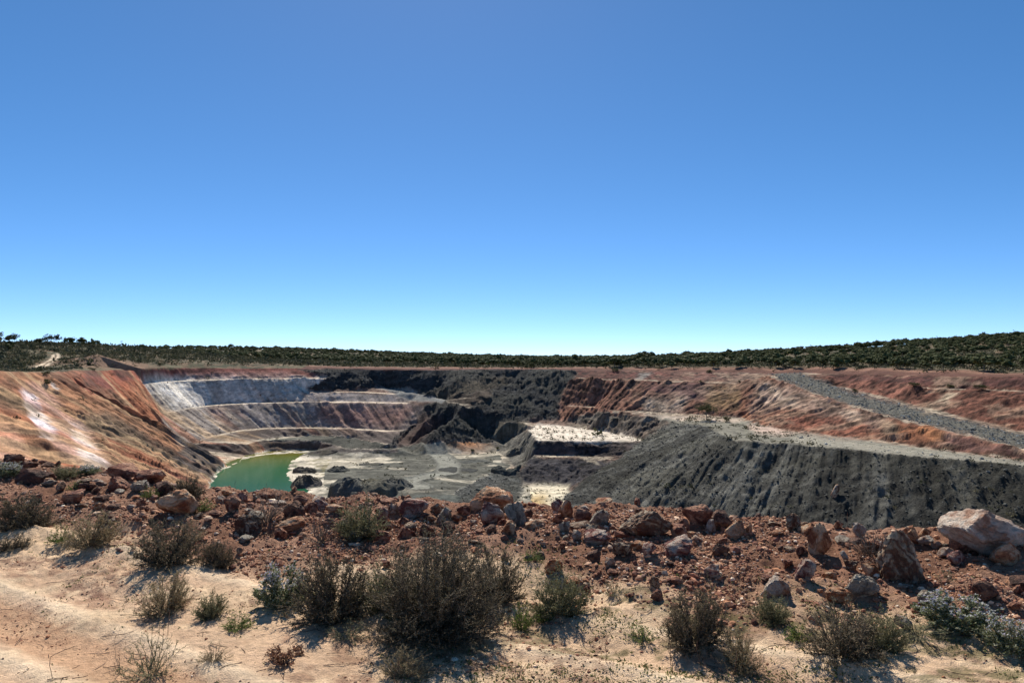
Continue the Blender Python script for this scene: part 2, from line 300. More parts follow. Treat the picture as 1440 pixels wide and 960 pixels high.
def polar(x, y, cx, cy):
    return np.arctan2(y-cy, x-cx), np.hypot(x-cx, y-cy)
def height(x, y, full=False):
    """final ground height (eye level = 0)"""
    x = np.asarray(x, float); y = np.asarray(y, float)
    wk_ = sm(100, 140, np.hypot(x, y))*(1-.72*sm(25, -10, x)*sm(225, 250, y))
    wx_ = ((fbm(x/9, y/9, 21, 3)-.5)*2.6 + (fbm(x/2.5, y/2.5, 23, 2)-.5)*1.3)*wk_; wy_ = ((fbm(x/9+40, y/9, 25, 3)-.5)*2.6 + (fbm(x/2.5+40, y/2.5, 27, 2)-.5)*1.3)*wk_
    t = bil(ras, x+wx_, y+wy_); pl = plain(x, y)
    e = np.minimum(np.minimum(x+205, 235-x), 405-y)
    k = sm(0, 14, e)
    z = t*k + pl*(1-k)
    r = np.hypot(x, y)
    ins = inpoly(x, y, rim_poly)
    din = dpoly(x, y, rim_poly + rim_poly[:1])
    i, j = zlook(x, y, z, 0)
    depth = np.where(ins, din, 0.0)
    wgt = sm(0.5, 5, depth) * sm(20, 60, r)
    sl_ = bil(slope_r, x, y)
    lw_ = (x < -20)*(zcode[j, i] == 1); g = zg[j, i] * wgt * sm(.15, .5, sl_); rr = zr[j, i] * wgt * np.where(lw_, .35, 1)
    th, ra = polar(x, y, -10, 236); th2, ra2 = polar(x, y, 120, 250)
    isd = sm(10, 50, x - (y-190)*0.2) * (zcode[j, i] == 3) * sm(-5, 25, 262-y)
    s = np.where(isd > .5, th2*150, th*118); q = np.where(isd > .5, ra2, ra)
    left = sm(-60, -95, x)
    wx = (fbm(x/25, y/25, 3, 2)-.5)*6
    gul = 0.55*(ridge((s+wx*.5)/26, q/300, 71, 2)-.6)*(0.1+2.4*left*sm(170, 225, y)) + 0.75*(ridge((s+wx*.4)/9, q/np.where(lw_, 190, 60), 75, 2)-.6)*np.where(lw_ & (y > 285), .3, 1) + 0.55*(ridge(s/3.2+wx*.3, q/30, 77, 2)-.6) + .34*(ridge(s/1.3, q/16, 78, 2)-.5)
    z = z + g*gul*1.5*np.where(x < -60, .5+.5*sm(160, 210, y), 1)
    wl = (zcode[j, i] == 1)*wgt*sm(.2, .5, sl_)
    z0_ = z
    z = z + wl*np.clip(zr[j, i]*2.2, .2, 1)*.32*(np.abs(((z0_/2.6 + (fbm(x/12, y/12, 28, 3)-.5)*3) % 1.0)*2-1)-.5)*(.3+1.2*sm(.4, .6, fbm(x/15, y/15, 29, 2)))
    z = z + wl*np.clip(zr[j, i]*2, .35, 1)*np.where(lw_, .45, 1.15)*.7*(fbm(x/2.2, y/2.2, 43, 4, .7)-.5)
    fd = (zcode[j, i] == 3)*wgt*sm(270, 285, y)*(x < 60)
    z = z + fd*3.6*(ridge(x/15, y/13, 30, 3)-.62)
    z = z + rr * (1.0*(fbm(x/5, y/5, 41, 3)-.5) + 1.7*(fbm(x/1.5, y/1.5, 44, 3)-.5))
    # small relief on the plain
    z = z + 0.5*(fbm(x/7, y/7, 51, 3)-.5) * np.where(ins, 0, 1) * sm(25, 80, r)
    # near side: sandy apron, rubble windrow along the brink, then the drop
    near = r < 60
    if near.any():
        xn = x[near]; yn = y[near]
        d = dpoly(xn, yn, BRINK) * np.where(ins[near], -1, 1)
        apron = -1.65 + 0.04*(fbm(xn/1.2, yn/1.2, 61, 3)-.5) + 0.035*(fbm(xn/.22, yn/.22, 63, 4)-.5) + .012*(fbm(xn/.045, yn/.045, 64, 2)-.5)*(d < 4.6)
        # wheel ruts of the sand track crossing the corner
        for (a, b) in (((-3.6, 4.95), (-1.2, 3.42)), ((-2.6, 6.0), (-9, 9.5))):
            dd = np.abs((b[0]-a[0])*(yn-a[1]) - (b[1]-a[1])*(xn-a[0])) / math.hypot(b[0]-a[0], b[1]-a[1])
            apron = apron - 0.035*np.exp(-(dd/.17)**2) + 0.02*np.exp(-((dd-.28)/.08)**2)
        berm = 0.17*sm(3.0, 0.3, d) * (0.75+0.6*fbm(xn/1.5, yn/1.5, 65, 2))
        rub = sm(3.3, 1.6, d)*sm(-3, -.2, d)
        berm = berm + rub*(0.17*(fbm(xn/.5, yn/.5, 66, 3)-.5) + 0.07*(fbm(xn/.12, yn/.12, 67, 3)-.5))
        top = apron + berm
        down = top - 0.60*np.maximum(-d-0.15, 0) - .25*sm(0, 1.5, -d) + .5*(fbm(xn/1.5, yn/1.5, 68, 3)-.5)*sm(0, 2, -d)
        zn = np.where(d > 0, top, down)
        kk = np.where(d > 0, 0, sm(5, 14, -d)) * 1.0
        zz = z[near]; out = zn*(1-kk) + zz*kk
        k2 = sm(25, 45, r[near])
        z = z.copy(); z[near] = out*(1-k2) + zz*k2
    return (z, i, j, ins, din, s, q) if full else z
def H(x, y): return float(height(np.array([x]), np.array([y]))[0])

# ray from the look-out to the ground, to find where a thing stands
_rY = np.exp(np.linspace(math.log(2.5), math.log(400), 1500))
def at(px, py, y0=2.5, y1=400):
    q_ = np.array([P(px, py, 1.0)]); Y_ = _rY[(_rY > y0) & (_rY < y1)]
    zz = height(q_[0, 0]*Y_, Y_); h = np.nonzero(q_[0, 2]*Y_ < zz)[0]
    if len(h) == 0: return None
    Yh = Y_[h[0]]
    return (q_[0, 0]*Yh, Yh, zz[h[0]])

# ------------------------------------------------------------------ mesh helpers
def mesh_np(name, V_, F_, smooth=True, cols=None, matidx=None):
    me = bpy.data.meshes.new(name)
    V_ = np.asarray(V_, np.float32); F_ = np.asarray(F_, np.int32); n = F_.shape[1]
    me.vertices.add(len(V_)); me.vertices.foreach_set('co', V_.ravel())
    me.loops.add(F_.size); me.loops.foreach_set('vertex_index', F_.ravel())
    me.polygons.add(len(F_)); me.polygons.foreach_set('loop_start', np.arange(0, F_.size, n, dtype=np.int32))
    me.polygons.foreach_set('use_smooth', np.full(len(F_), smooth))
    if matidx is not None: me.polygons.foreach_set('material_index', np.asarray(matidx, np.int32))
    me.update(calc_edges=True)
    if cols is not None:
        a = me.color_attributes.new('Col', 'FLOAT_COLOR', 'POINT')
        c4 = np.ones((len(V_), 4), np.float32); c4[:, :3] = cols; a.data.foreach_set('color', c4.ravel())
    return me
def obj(name, me, mats, parent=None, label=None, cat=None, group=None, kind=None, loc=None, rot=None, scale=None):
    o_ = bpy.data.objects.new(name, me); C.objects.link(o_)
    if me is not None and mats is not None and not me.materials:
        for m in (mats if isinstance(mats, (list, tuple)) else [mats]): me.materials.append(m)
    if parent: o_.parent = parent
    if label: o_['label'] = label
    if cat: o_['category'] = cat
    if group: o_['group'] = group
    if kind: o_['kind'] = kind
    if loc is not None: o_.location = loc
    if rot is not None: o_.rotation_euler = rot
    if scale is not None: o_.scale = scale
    return o_

# ------------------------------------------------------------------ materials
def new_mat(name, rough=0.9, spec=0.2):
    m = bpy.data.materials.new(name); m.use_nodes = True; t = m.node_tree
    b = t.nodes['Principled BSDF']; b.inputs['Roughness'].default_value = rough; b.inputs['Specular IOR Level'].default_value = spec
    return m, t, b
def N(t, ty, **kw):
    n = t.nodes.new(ty)
    for k_, v_ in kw.items(): setattr(n, k_, v_)
    return n
def noise(t, co, scale, detail=4, rough=.6):
    n = N(t, 'ShaderNodeTexNoise'); n.inputs['Scale'].default_value = scale; n.inputs['Detail'].default_value = detail; n.inputs['Roughness'].default_value = rough
    t.links.new(co, n.inputs['Vector']); return n
def mr(t, v, a, b, c, d):
    n = N(t, 'ShaderNodeMapRange'); t.links.new(v, n.inputs[0])
    for i_, q_ in enumerate((a, b, c, d)): n.inputs[i_+1].default_value = q_
    return n.outputs[0]
def mul(t, a, v):
    n = N(t, 'ShaderNodeVectorMath', operation='SCALE'); t.links.new(a, n.inputs[0])
    if isinstance(v, (int, float)): n.inputs['Scale'].default_value = v
    else: t.links.new(v, n.inputs['Scale'])
    return n.outputs[0]
def ground_mat(name, s1, s2, s3, bump, dist, lo=.72, hi=1.3):
    m, t, b = new_mat(name, .95, .12)
    at = N(t, 'ShaderNodeAttribute', attribute_name='Col'); g = N(t, 'ShaderNodeNewGeometry').outputs['Position']
    n1 = noise(t, g, s1, 6); n2 = noise(t, g, s2, 4); n3 = noise(t, g, s3, 3, .7)
    c = mul(t, at.outputs['Color'], mr(t, n1.outputs[0], .3, .7, lo, hi)); c = mul(t, c, mr(t, n2.outputs[0], .3, .7, .8, 1.22))
    t.links.new(c, b.inputs['Base Color'])
    ad = N(t, 'ShaderNodeMath', operation='ADD'); t.links.new(n2.outputs[0], ad.inputs[0]); t.links.new(n3.outputs[0], ad.inputs[1])
    bp = N(t, 'ShaderNodeBump'); bp.inputs['Strength'].default_value = bump; bp.inputs['Distance'].default_value = dist
    t.links.new(ad.outputs[0], bp.inputs['Height']); t.links.new(bp.outputs[0], b.inputs['Normal'])
    return m
M_pit = ground_mat('weathered_rock', .25, 1.2, 3.5, .55, .5)
M_near = ground_mat('sandy_earth', 2.5, 26, 110, .9, .02, .8, 1.18)
M_spoil = ground_mat('spoil_rock', .5, 1.8, 5, .9, .7, .75, 1.3)

# ------------------------------------------------------------------ terrain sheets
NA = 1420
az = np.linspace(R(-47), R(47), NA)
ta = np.tan(az)
def sheet(rows):
    # rows are distances Y along the view; columns are fixed directions from the look-out
    Yg, Ag = np.meshgrid(rows, ta, indexing='ij')
    X = Yg*Ag; return X.ravel(), Yg.ravel()
def grid_faces(nr, nc):
    i = np.arange(nr-1)[:, None]*nc + np.arange(nc-1)[None, :]
    i = i.ravel(); return np.stack([i, i+1, i+nc+1, i+nc], 1)
rows_n = np.concatenate([[0.02, 0.4], np.exp(np.linspace(math.log(1.2), math.log(22), 640))])
rows_f = np.concatenate([np.exp(np.linspace(math.log(22), math.log(120), 90))[:-1], np.arange(120, 345, .42), np.exp(np.linspace(math.log(345), math.log(9000), 150))])
# far sheet
x, y = sheet(rows_f)
z, zi, zj, ins, din, s, q = height(x, y, True)
wi, wj = zlook(x, y, bil(ras, x, y), 1.0)
col = zc[wj, wi].copy(); code = zcode[wj, wi].copy()
# hidden near wall: brown rock
slp = bil(slope_r, x, y)
isw = code == 1
# strata / wash streaks running down the faces
st = fbm(s/3.0, q/22, 81, 4, .6); st2 = fbm(s/.8, q/16, 85, 3, .7); bl2 = fbm(x/14, y/14+z/9, 88, 3)
f = (0.38+1.2*st) * (0.62+0.76*st2)
col = col * np.where(isw, f*1.0, 1.0)[:, None]
lft = sm(-55, -95, x)*isw*sm(312, 285, y)
tA = sm(.5, .62, fbm(s/7+3, q/45, 91, 3))*lft*.55; tB = sm(.52, .64, fbm(s/4+13, q/45, 95, 3))*lft*.5; tC = sm(.5, .62, fbm(s/11, q/30+z/6, 97, 3))*lft*.55
for tt, cc in ((tA, S(184,98,58)), (tB, S(212,172,122)), (tC, S(96,76,60))): col = col*(1-tt[:, None]) + cc*tt[:, None]
rt = sm(20, 80, x)*isw
tA = sm(.53, .65, fbm(x/6, y/9+z/3, 101, 4))*rt*.5; col = col*(1-tA[:, None]) + S(196,160,128)*tA[:, None]
tA = sm(.53, .65, fbm(x/7+9, y/9-z/3, 105, 4))*rt*.45; col = col*(1-tA[:, None]) + S(120,66,54)*tA[:, None]
# flat bench tops are dusted pale
fl = sm(.22, .10, slp) * isw * ins * (.35+.65*sm(.35, .55, fbm(x/4, y/4, 129, 3))); col = col*(1-.75*fl[:, None]) + S(206,188,160)*(.75*fl[:, None])
# floor: pale salt and grey mud patches
isf = code == 2
fa = sm(.47, .6, fbm(x/16, y/7, 111, 4)); fb = sm(.5, .6, fbm(x/5, y/2.5, 115, 4))
flc = (S(98,98,87)*(1-fa[:, None]) + S(190,178,154)*fa[:, None])*(.7+.4*fb[:, None])*(.75+.5*fbm(x/1.3, y/1.0, 116, 3))[:, None]
cen = isf & (z < -30) & (x < 5)
col = np.where(cen[:, None], flc, col)
sal = sm(.56, .62, fbm(x/4, y/3, 118, 4)) * isf * (~cen); col = col*(1-.35*sal[:, None]) + S(110,105,88)*.35*sal[:, None]
orange = np.exp(-(((x+16)/6)**2 + ((y-273)/5)**2))*isf; col = col*(1-orange[:, None]) + S(214,130,60)*orange[:, None]
# haul road over the floor
road = [P(*p)[:2] for p in ((610,701,185),(590,690,194),(570,680,205),(600,672,214),(628,665,223),(632,655,238),(622,643,258),(605,635,274))]
rd = dpoly(x, y, road[1:]); rk = sm(4.2, 3.2, rd)*isf; col = col*(1-rk[:, None]) + S(134,134,122)*rk[:, None]
wk = np.exp(-((np.abs(rd-3.6))/.7)**2)*isf; col = col*(1-.5*wk[:, None]) + S(74,76,70)*.5*wk[:, None]; z = z + .5*wk*(z < -30)
lkp = [(-122,290),(-68,290),(-58,230),(-52,204),(-46,192),(-46,160),(-122,155)]; inl = inpoly(x, y, lkp)
shore = sm(-34.3, -35.0, z)*inl*isf*sm(.3, .5, fbm(x/5, y/5, 119, 3)); col = col*(1-shore[:, None]) + S(214,200,176)*shore[:, None]
lk = sm(-35.15, -35.4, z)*inl; col = col*(1-lk[:, None]) + S(120,110,50)*lk[:, None]
# dumps: mixed dark rock with scattered paler grains
isd = code == 3
da = sm(.45, .62, fbm(x/1.6, y/1.6+z, 121, 3)); col = col*np.where(isd, .62+.55*da, 1)[:, None]
db = sm(.45, .6, fbm(x/18, y/18+z/6, 125, 3)); col = np.where(isd[:, None], col*(1-.35*db[:, None])+S(92,88,70)*.35*db[:, None], col)
lum = col.mean(1); ds = .33*(isf | isd) + .16*isw; tv_ = np.where(isd[:, None], np.array([1.02, 1.0, .94]), np.array([1.12, 1.0, .78])); col = col*(1-ds[:, None]) + (lum[:, None]*tv_)*ds[:, None]
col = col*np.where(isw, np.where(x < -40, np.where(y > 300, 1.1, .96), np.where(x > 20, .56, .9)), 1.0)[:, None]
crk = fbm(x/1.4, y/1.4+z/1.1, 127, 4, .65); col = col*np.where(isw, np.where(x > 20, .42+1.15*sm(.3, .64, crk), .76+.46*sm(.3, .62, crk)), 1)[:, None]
# slide fans of coarser and finer spoil on the big dump
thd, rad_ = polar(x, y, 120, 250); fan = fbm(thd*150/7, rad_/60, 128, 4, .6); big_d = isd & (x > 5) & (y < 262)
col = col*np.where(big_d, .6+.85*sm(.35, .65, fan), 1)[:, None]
lit_facet = big_d & (thd < -2.2) | (big_d & (thd > 0)); col = col*np.where(lit_facet, 1.18, 1)[:, None]  # lake-side face lightened: its sunlit look is put into the colour
# the plain outside the pit
pn = ~ins; pa_ = sm(.42, .6, fbm(x/9, y/14, 131, 4)); pb = sm(.5, .62, fbm(x/3, y/3, 135, 3))
plc = S(96,90,68)*(1-pa_[:, None]) + S(66,66,48)*pa_[:, None]; plc = plc*(1-.5*pb[:, None]) + S(134,104,82)*.5*pb[:, None]
rimk = sm(17, 5, din)*(x > -95); plc = plc*(1-rimk[:, None]) + S(100,68,56)*rimk[:, None]
rimk = np.exp(-((din-8)/2.5)**2)*(x > -95); plc = plc*(1-.45*rimk[:, None]) + S(170,128,104)*.45*rimk[:, None]
md = np.clip(gs(x, y, -160, 294, 15, 9)*1.6, 0, 1)*.8; plc = plc*(1-md[:, None]) + S(150,118,96)*md[:, None]
trk = [h_[:2] for h_ in (at(p_, q_, 160, 420) for p_, q_ in ((52,517),(58,514.5),(66,511),(73,507),(78,502.5),(78.5,499),(75,496))) if h_]
if len(trk) < 2: trk = [(-140, 230), (-150, 260)]
for dx in (-1.2, 1.2):
    td = dpoly(x, y, [(a+dx, b) for a, b in trk]); tk = sm(.95, .35, td)*sm(.3, .5, fbm(x/3, y/3, 132, 2))*.9; plc = plc*(1-tk[:, None]) + S(222,200,170)*tk[:, None]
col = np.where(pn[:, None], plc, col); code = np.where(pn, 0, code)
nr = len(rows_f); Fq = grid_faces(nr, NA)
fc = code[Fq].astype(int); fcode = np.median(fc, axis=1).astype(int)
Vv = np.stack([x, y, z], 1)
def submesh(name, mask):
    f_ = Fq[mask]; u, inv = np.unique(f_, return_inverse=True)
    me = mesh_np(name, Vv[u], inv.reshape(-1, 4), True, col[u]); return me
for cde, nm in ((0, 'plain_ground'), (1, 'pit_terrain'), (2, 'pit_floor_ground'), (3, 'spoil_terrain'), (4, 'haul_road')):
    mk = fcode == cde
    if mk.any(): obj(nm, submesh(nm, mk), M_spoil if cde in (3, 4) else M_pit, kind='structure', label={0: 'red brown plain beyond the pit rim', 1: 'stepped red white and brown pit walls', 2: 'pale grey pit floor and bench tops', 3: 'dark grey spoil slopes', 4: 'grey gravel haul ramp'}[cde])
print('far', round(time.time()-T0, 1))
# near sheet
def near_surface(x, y):
    z = height(x, y); ins = inpoly(x, y, rim_poly)
    d = dpoly(x, y, BRINK)*np.where(ins, -1, 1)
    n1 = fbm(x/1.1, y/1.1, 141, 4); n2 = fbm(x/.2, y/.2, 145, 4); n3 = fbm(x/.05, y/.05, 149, 2)
    sand = S(224,190,152)*(1-sm(.4, .62, n1)[:, None]*.4) + S(196,156,128)*(sm(.4, .62, n1)[:, None]*.4)
    sp_ = sm(.6, .7, n2); sand = sand*(1-.45*sp_[:, None]) + S(238,208,168)*.45*sp_[:, None]
    sp_ = sm(.62, .72, fbm(x/.12+3, y/.12, 151, 2)*.5+n1*.5); sand = sand*(1-.5*sp_[:, None]) + S(140,98,76)*.5*sp_[:, None]
    rub = S(132,94,72)*(.6+.8*n3[:, None]); rr_ = sm(.5, .62, fbm(x/.6, y/.6, 155, 3)); rub = rub*(1-.5*rr_[:, None]) + S(176,136,110)*.5*rr_[:, None]
    bd = 1.75 + .25*sm(-.5, 1, x) + (n1-.5)*1.2
    k = sm(.25, -.25, d-bd); col = sand*(1-k[:, None]) + rub*k[:, None]
    dp = sm(.56, .66, fbm(x/.45+7, y/.45, 157, 3))*sm(.45, .6, fbm(x/.05, y/.05, 158, 2))*(d > bd)*.6; col = col*(1-dp[:, None]) + S(120,84,70)*dp[:, None]
    rut = np.zeros_like(x)
    for (a, b) in (((-3.6, 4.95), (-1.2, 3.42)), ((-2.6, 6.0), (-9, 9.5))):
        dd = np.abs((b[0]-a[0])*(y-a[1]) - (b[1]-a[1])*(x-a[0])) / math.hypot(b[0]-a[0], b[1]-a[1]); rut = np.maximum(rut, np.exp(-((dd-.29)/.07)**2)*sm(.35, .6, n1))
    bandk = np.zeros_like(x)
    for (a, b) in (((-3.6, 4.95), (-1.2, 3.42)),):
        dd = np.abs((b[0]-a[0])*(y-a[1]) - (b[1]-a[1])*(x-a[0])) / math.hypot(b[0]-a[0], b[1]-a[1]); bandk = sm(.2, .12, dd)*(x < -.8)
    col = col*(1-.7*bandk[:, None]) + S(196,152,116)*.7*bandk[:, None]
    rut = rut*(d > bd); col = col*(1-.6*rut[:, None]) + S(242,216,180)*.6*rut[:, None]
    gk = sm(.48, .62, fbm(x/.7, y/.35, 161, 4))*sm(.42, .6, fbm(x/.09, y/.06, 163, 3))*sm(4.2, 2.6, d)*sm(1.2, 2.2, d)*sm(-1.8, .8, x)*.7
    col = col*(1-gk[:, None]) + S(92,90,52)*gk[:, None]
    return z, col
x, y = sheet(rows_n)
z, col = near_surface(x, y)
obj('ground', mesh_np('ground', np.stack([x, y, z], 1), grid_faces(len(rows_n), NA), True, col), M_near, kind='structure', label='sandy pale orange ground with a rubble edge')
gx_, gy_ = np.arange(-75, 75.1, .5), np.arange(-45, 60.1, .5)
XX, YY = np.meshgrid(gx_, gy_); x, y = XX.ravel(), YY.ravel(); z, col = near_surface(x, y)
Fs = grid_faces(len(gy_), len(gx_)); cxm = x[Fs].mean(1); cym = y[Fs].mean(1); edge_ = np.abs(cxm) - cym*math.tan(R(47)); keep = edge_ > -1.2
z = z - .03*(np.abs(x) < y*math.tan(R(47)))-.01
obj('surrounding_ground', mesh_np('surrounding_ground', np.stack([x, y, z], 1), Fs[keep], True, col), M_near, kind='structure', label='sandy ground beside and behind the look-out')
print('near', round(time.time()-T0, 1))

# ------------------------------------------------------------------ the lake
m, t, b = new_mat('green_pit_water', .12, .5); b.inputs['IOR'].default_value = 1.33
g = N(t, 'ShaderNodeNewGeometry').outputs['Position']; sx = N(t, 'ShaderNodeSeparateXYZ'); t.links.new(g, sx.inputs[0])
cr = N(t, 'ShaderNodeValToRGB'); t.links.new(mr(t, sx.outputs[1], 195, 280, 0, 1), cr.inputs[0])
cr.color_ramp.elements[0].color = (*S(36,92,64), 1); cr.color_ramp.elements[1].color = (*S(132,112,38), 1)
e = cr.color_ramp.elements.new(.45); e.color = (*S(48,100,54), 1); e = cr.color_ramp.elements.new(.8); e.color = (*S(98,108,38), 1)
nz = noise(t, g, .05, 3); mx = N(t, 'ShaderNodeMix', data_type='RGBA'); t.links.new(mr(t, sx.outputs[0], -92, -104, 0, .75), mx.inputs[0]); t.links.new(cr.outputs[0], mx.inputs[6]); mx.inputs[7].default_value = (*S(150,120,60), 1)
t.links.new(mx.outputs[2], b.inputs['Base Color'])
nb = noise(t, g, 1.5, 3); bp = N(t, 'ShaderNodeBump'); bp.inputs['Strength'].default_value = .05; bp.inputs['Distance'].default_value = .1; t.links.new(nb.outputs[0], bp.inputs['Height']); t.links.new(bp.outputs[0], b.inputs['Normal'])
lp = [(-122,282),(-40,282),(-40,170),(-100,160)]
me = bpy.data.meshes.new('lake'); me.from_pydata([(a, c_, -35.2) for a, c_ in [(-120,286),(-77,286),(-74,262),(-71.5,247),(-66,227),(-59.5,207),(-51,192),(-51,165),(-120,160)]], [], [(8, 7, 6, 5, 4, 3, 2, 1, 0)])
obj('lake_water', me, m, kind='structure', label='still green water at the bottom of the pit')
# ------------------------------------------------------------------ small builders
from mathutils import noise as MN
def ico(sub):
    import bmesh
    bm = bmesh.new(); bmesh.ops.create_icosphere(bm, subdivisions=sub, radius=1)
    v = np.array([q_.co[:] for q_ in bm.verts]); bm.verts.index_update(); f_ = np.array([[q_.index for q_ in p.verts] for p in bm.faces]); bm.free(); return v, f_
ICO = {k_: ico(k_) for k_ in (1, 2, 3, 4, 5)}
def rock_shape(seed, sub=4, npl=11, rough=.05, round_=14):
    rg = np.random.default_rng(seed); v, f_ = ICO[sub]
    n_ = rg.normal(size=(npl, 3)); n_ /= np.linalg.norm(n_, axis=1)[:, None]; d_ = rg.uniform(.55, 1.0, npl)
    dt = np.maximum(v @ n_.T, 1e-3) / d_[None, :]
    r_ = (np.sum(dt**round_, 1)) ** (-1/round_); r_ = np.minimum(r_, 1.25)
    p = v*r_[:, None]
    of = rg.uniform(0, 50, 3)
    ax = rg.normal(size=3); ax /= np.linalg.norm(ax)
    ns = np.array([MN.fractal(Vector(q_*3.2+of), .8, 2.2, 6) for q_ in p]) if sub >= 3 else rg.uniform(-.5, .5, len(p))
    la = np.array([MN.noise(Vector((q_ @ ax*7+of[0], .7*q_[0]+of[1], .7*q_[2]))) for q_ in p]) if sub >= 3 else 0
    p = p*(1+rough*ns+rough*.9*np.round(la*3)/3)[:, None]
    lo, hi = p.min(0), p.max(0); p = (p-(lo+hi)/2)/(hi-lo)
    return p, f_

def rock_mat(name, c1, c2, c3, band=0.0, sc_=2.0, amt=.5):
    m, t, b = new_mat(name, .88, .25)
    tc = N(t, 'ShaderNodeTexCoord').outputs['Object']; oi = N(t, 'ShaderNodeObjectInfo')
    ad = N(t, 'ShaderNodeVectorMath', operation='ADD'); t.links.new(tc, ad.inputs[0])
    cx = N(t, 'ShaderNodeCombineXYZ'); ml = N(t, 'ShaderNodeMath', operation='MULTIPLY'); t.links.new(oi.outputs['Random'], ml.inputs[0]); ml.inputs[1].default_value = 37
    for i_ in range(3): t.links.new(ml.outputs[0], cx.inputs[i_])
    t.links.new(cx.outputs[0], ad.inputs[1]); co = ad.outputs[0]
    n1 = noise(t, co, sc_, 7, .62); n1.inputs['Distortion'].default_value = .6
    cr_ = N(t, 'ShaderNodeValToRGB'); t.links.new(n1.outputs[0], cr_.inputs[0]); e_ = cr_.color_ramp.elements
    e_[0].position = .41; e_[0].color = (*c2, 1); e_[1].position = .59; e_[1].color = (*c3, 1); q_ = e_.new(.5); q_.color = (*c1, 1)
    out = cr_.outputs[0]
    if band:
        wv = N(t, 'ShaderNodeTexWave', wave_type='BANDS', bands_direction='DIAGONAL'); wv.inputs['Scale'].default_value = 1.7; wv.inputs['Distortion'].default_value = 16; wv.inputs['Detail'].default_value = 4; wv.inputs['Detail Scale'].default_value = 1.3
        t.links.new(co, wv.inputs['Vector'])
        mx_ = N(t, 'ShaderNodeMix', data_type='RGBA'); t.links.new(mr(t, wv.outputs['Fac'], .35, .7, 0, band), mx_.inputs[0]); t.links.new(out, mx_.inputs[6]); mx_.inputs[7].default_value = (*c2, 1); out = mx_.outputs[2]
    n2 = noise(t, co, sc_*7, 5, .7); out = mul(t, out, mr(t, n2.outputs[0], .3, .7, .8, 1.75))
    t.links.new(out, b.inputs['Base Color'])
    n3 = noise(t, co, sc_*4, 8, .72); bp_ = N(t, 'ShaderNodeBump'); bp_.inputs['Strength'].default_value = 1.0; bp_.inputs['Distance'].default_value = .12
    t.links.new(n3.outputs[0], bp_.inputs['Height']); t.links.new(bp_.outputs[0], b.inputs['Normal'])
    return m
RM = {
 'R': rock_mat('rust_red_rock', S(158,104,80), S(106,66,52), S(200,152,120)),
 'O': rock_mat('orange_rock', S(196,142,102), S(150,90,60), S(222,188,152)),
 'W': rock_mat('whitish_rock', S(204,176,152), S(170,126,100), S(218,202,182), 0, 2.5),
 'G': rock_mat('grey_rock', S(166,150,130), S(118,98,82), S(200,186,164)),
 'P': rock_mat('pink_veined_rock', S(186,146,126), S(134,78,68), S(216,196,174), 0, 2.6),
 'D': rock_mat('dark_brown_rock', S(116,82,66), S(78,56,46), S(160,120,94)),
 'T': rock_mat('banded_tan_rock', S(176,150,122), S(112,74,54), S(204,184,156), .8),
}
def on_brink(px, py):
    h_ = at(px, py, 2.5, 30)
    k_ = 0
    while (h_ is None or inside1(h_[0], h_[1])) and k_ < 40:
        py += 2; h_ = at(px, py, 2.5, 30); k_ += 1
    return h_
def inside1(a, b_):
    q_ = inpoly(np.array([a]), np.array([b_]), rim_poly)[0]
    return bool(q_) and dpoly(np.array([a]), np.array([b_]), BRINK)[0] > .5

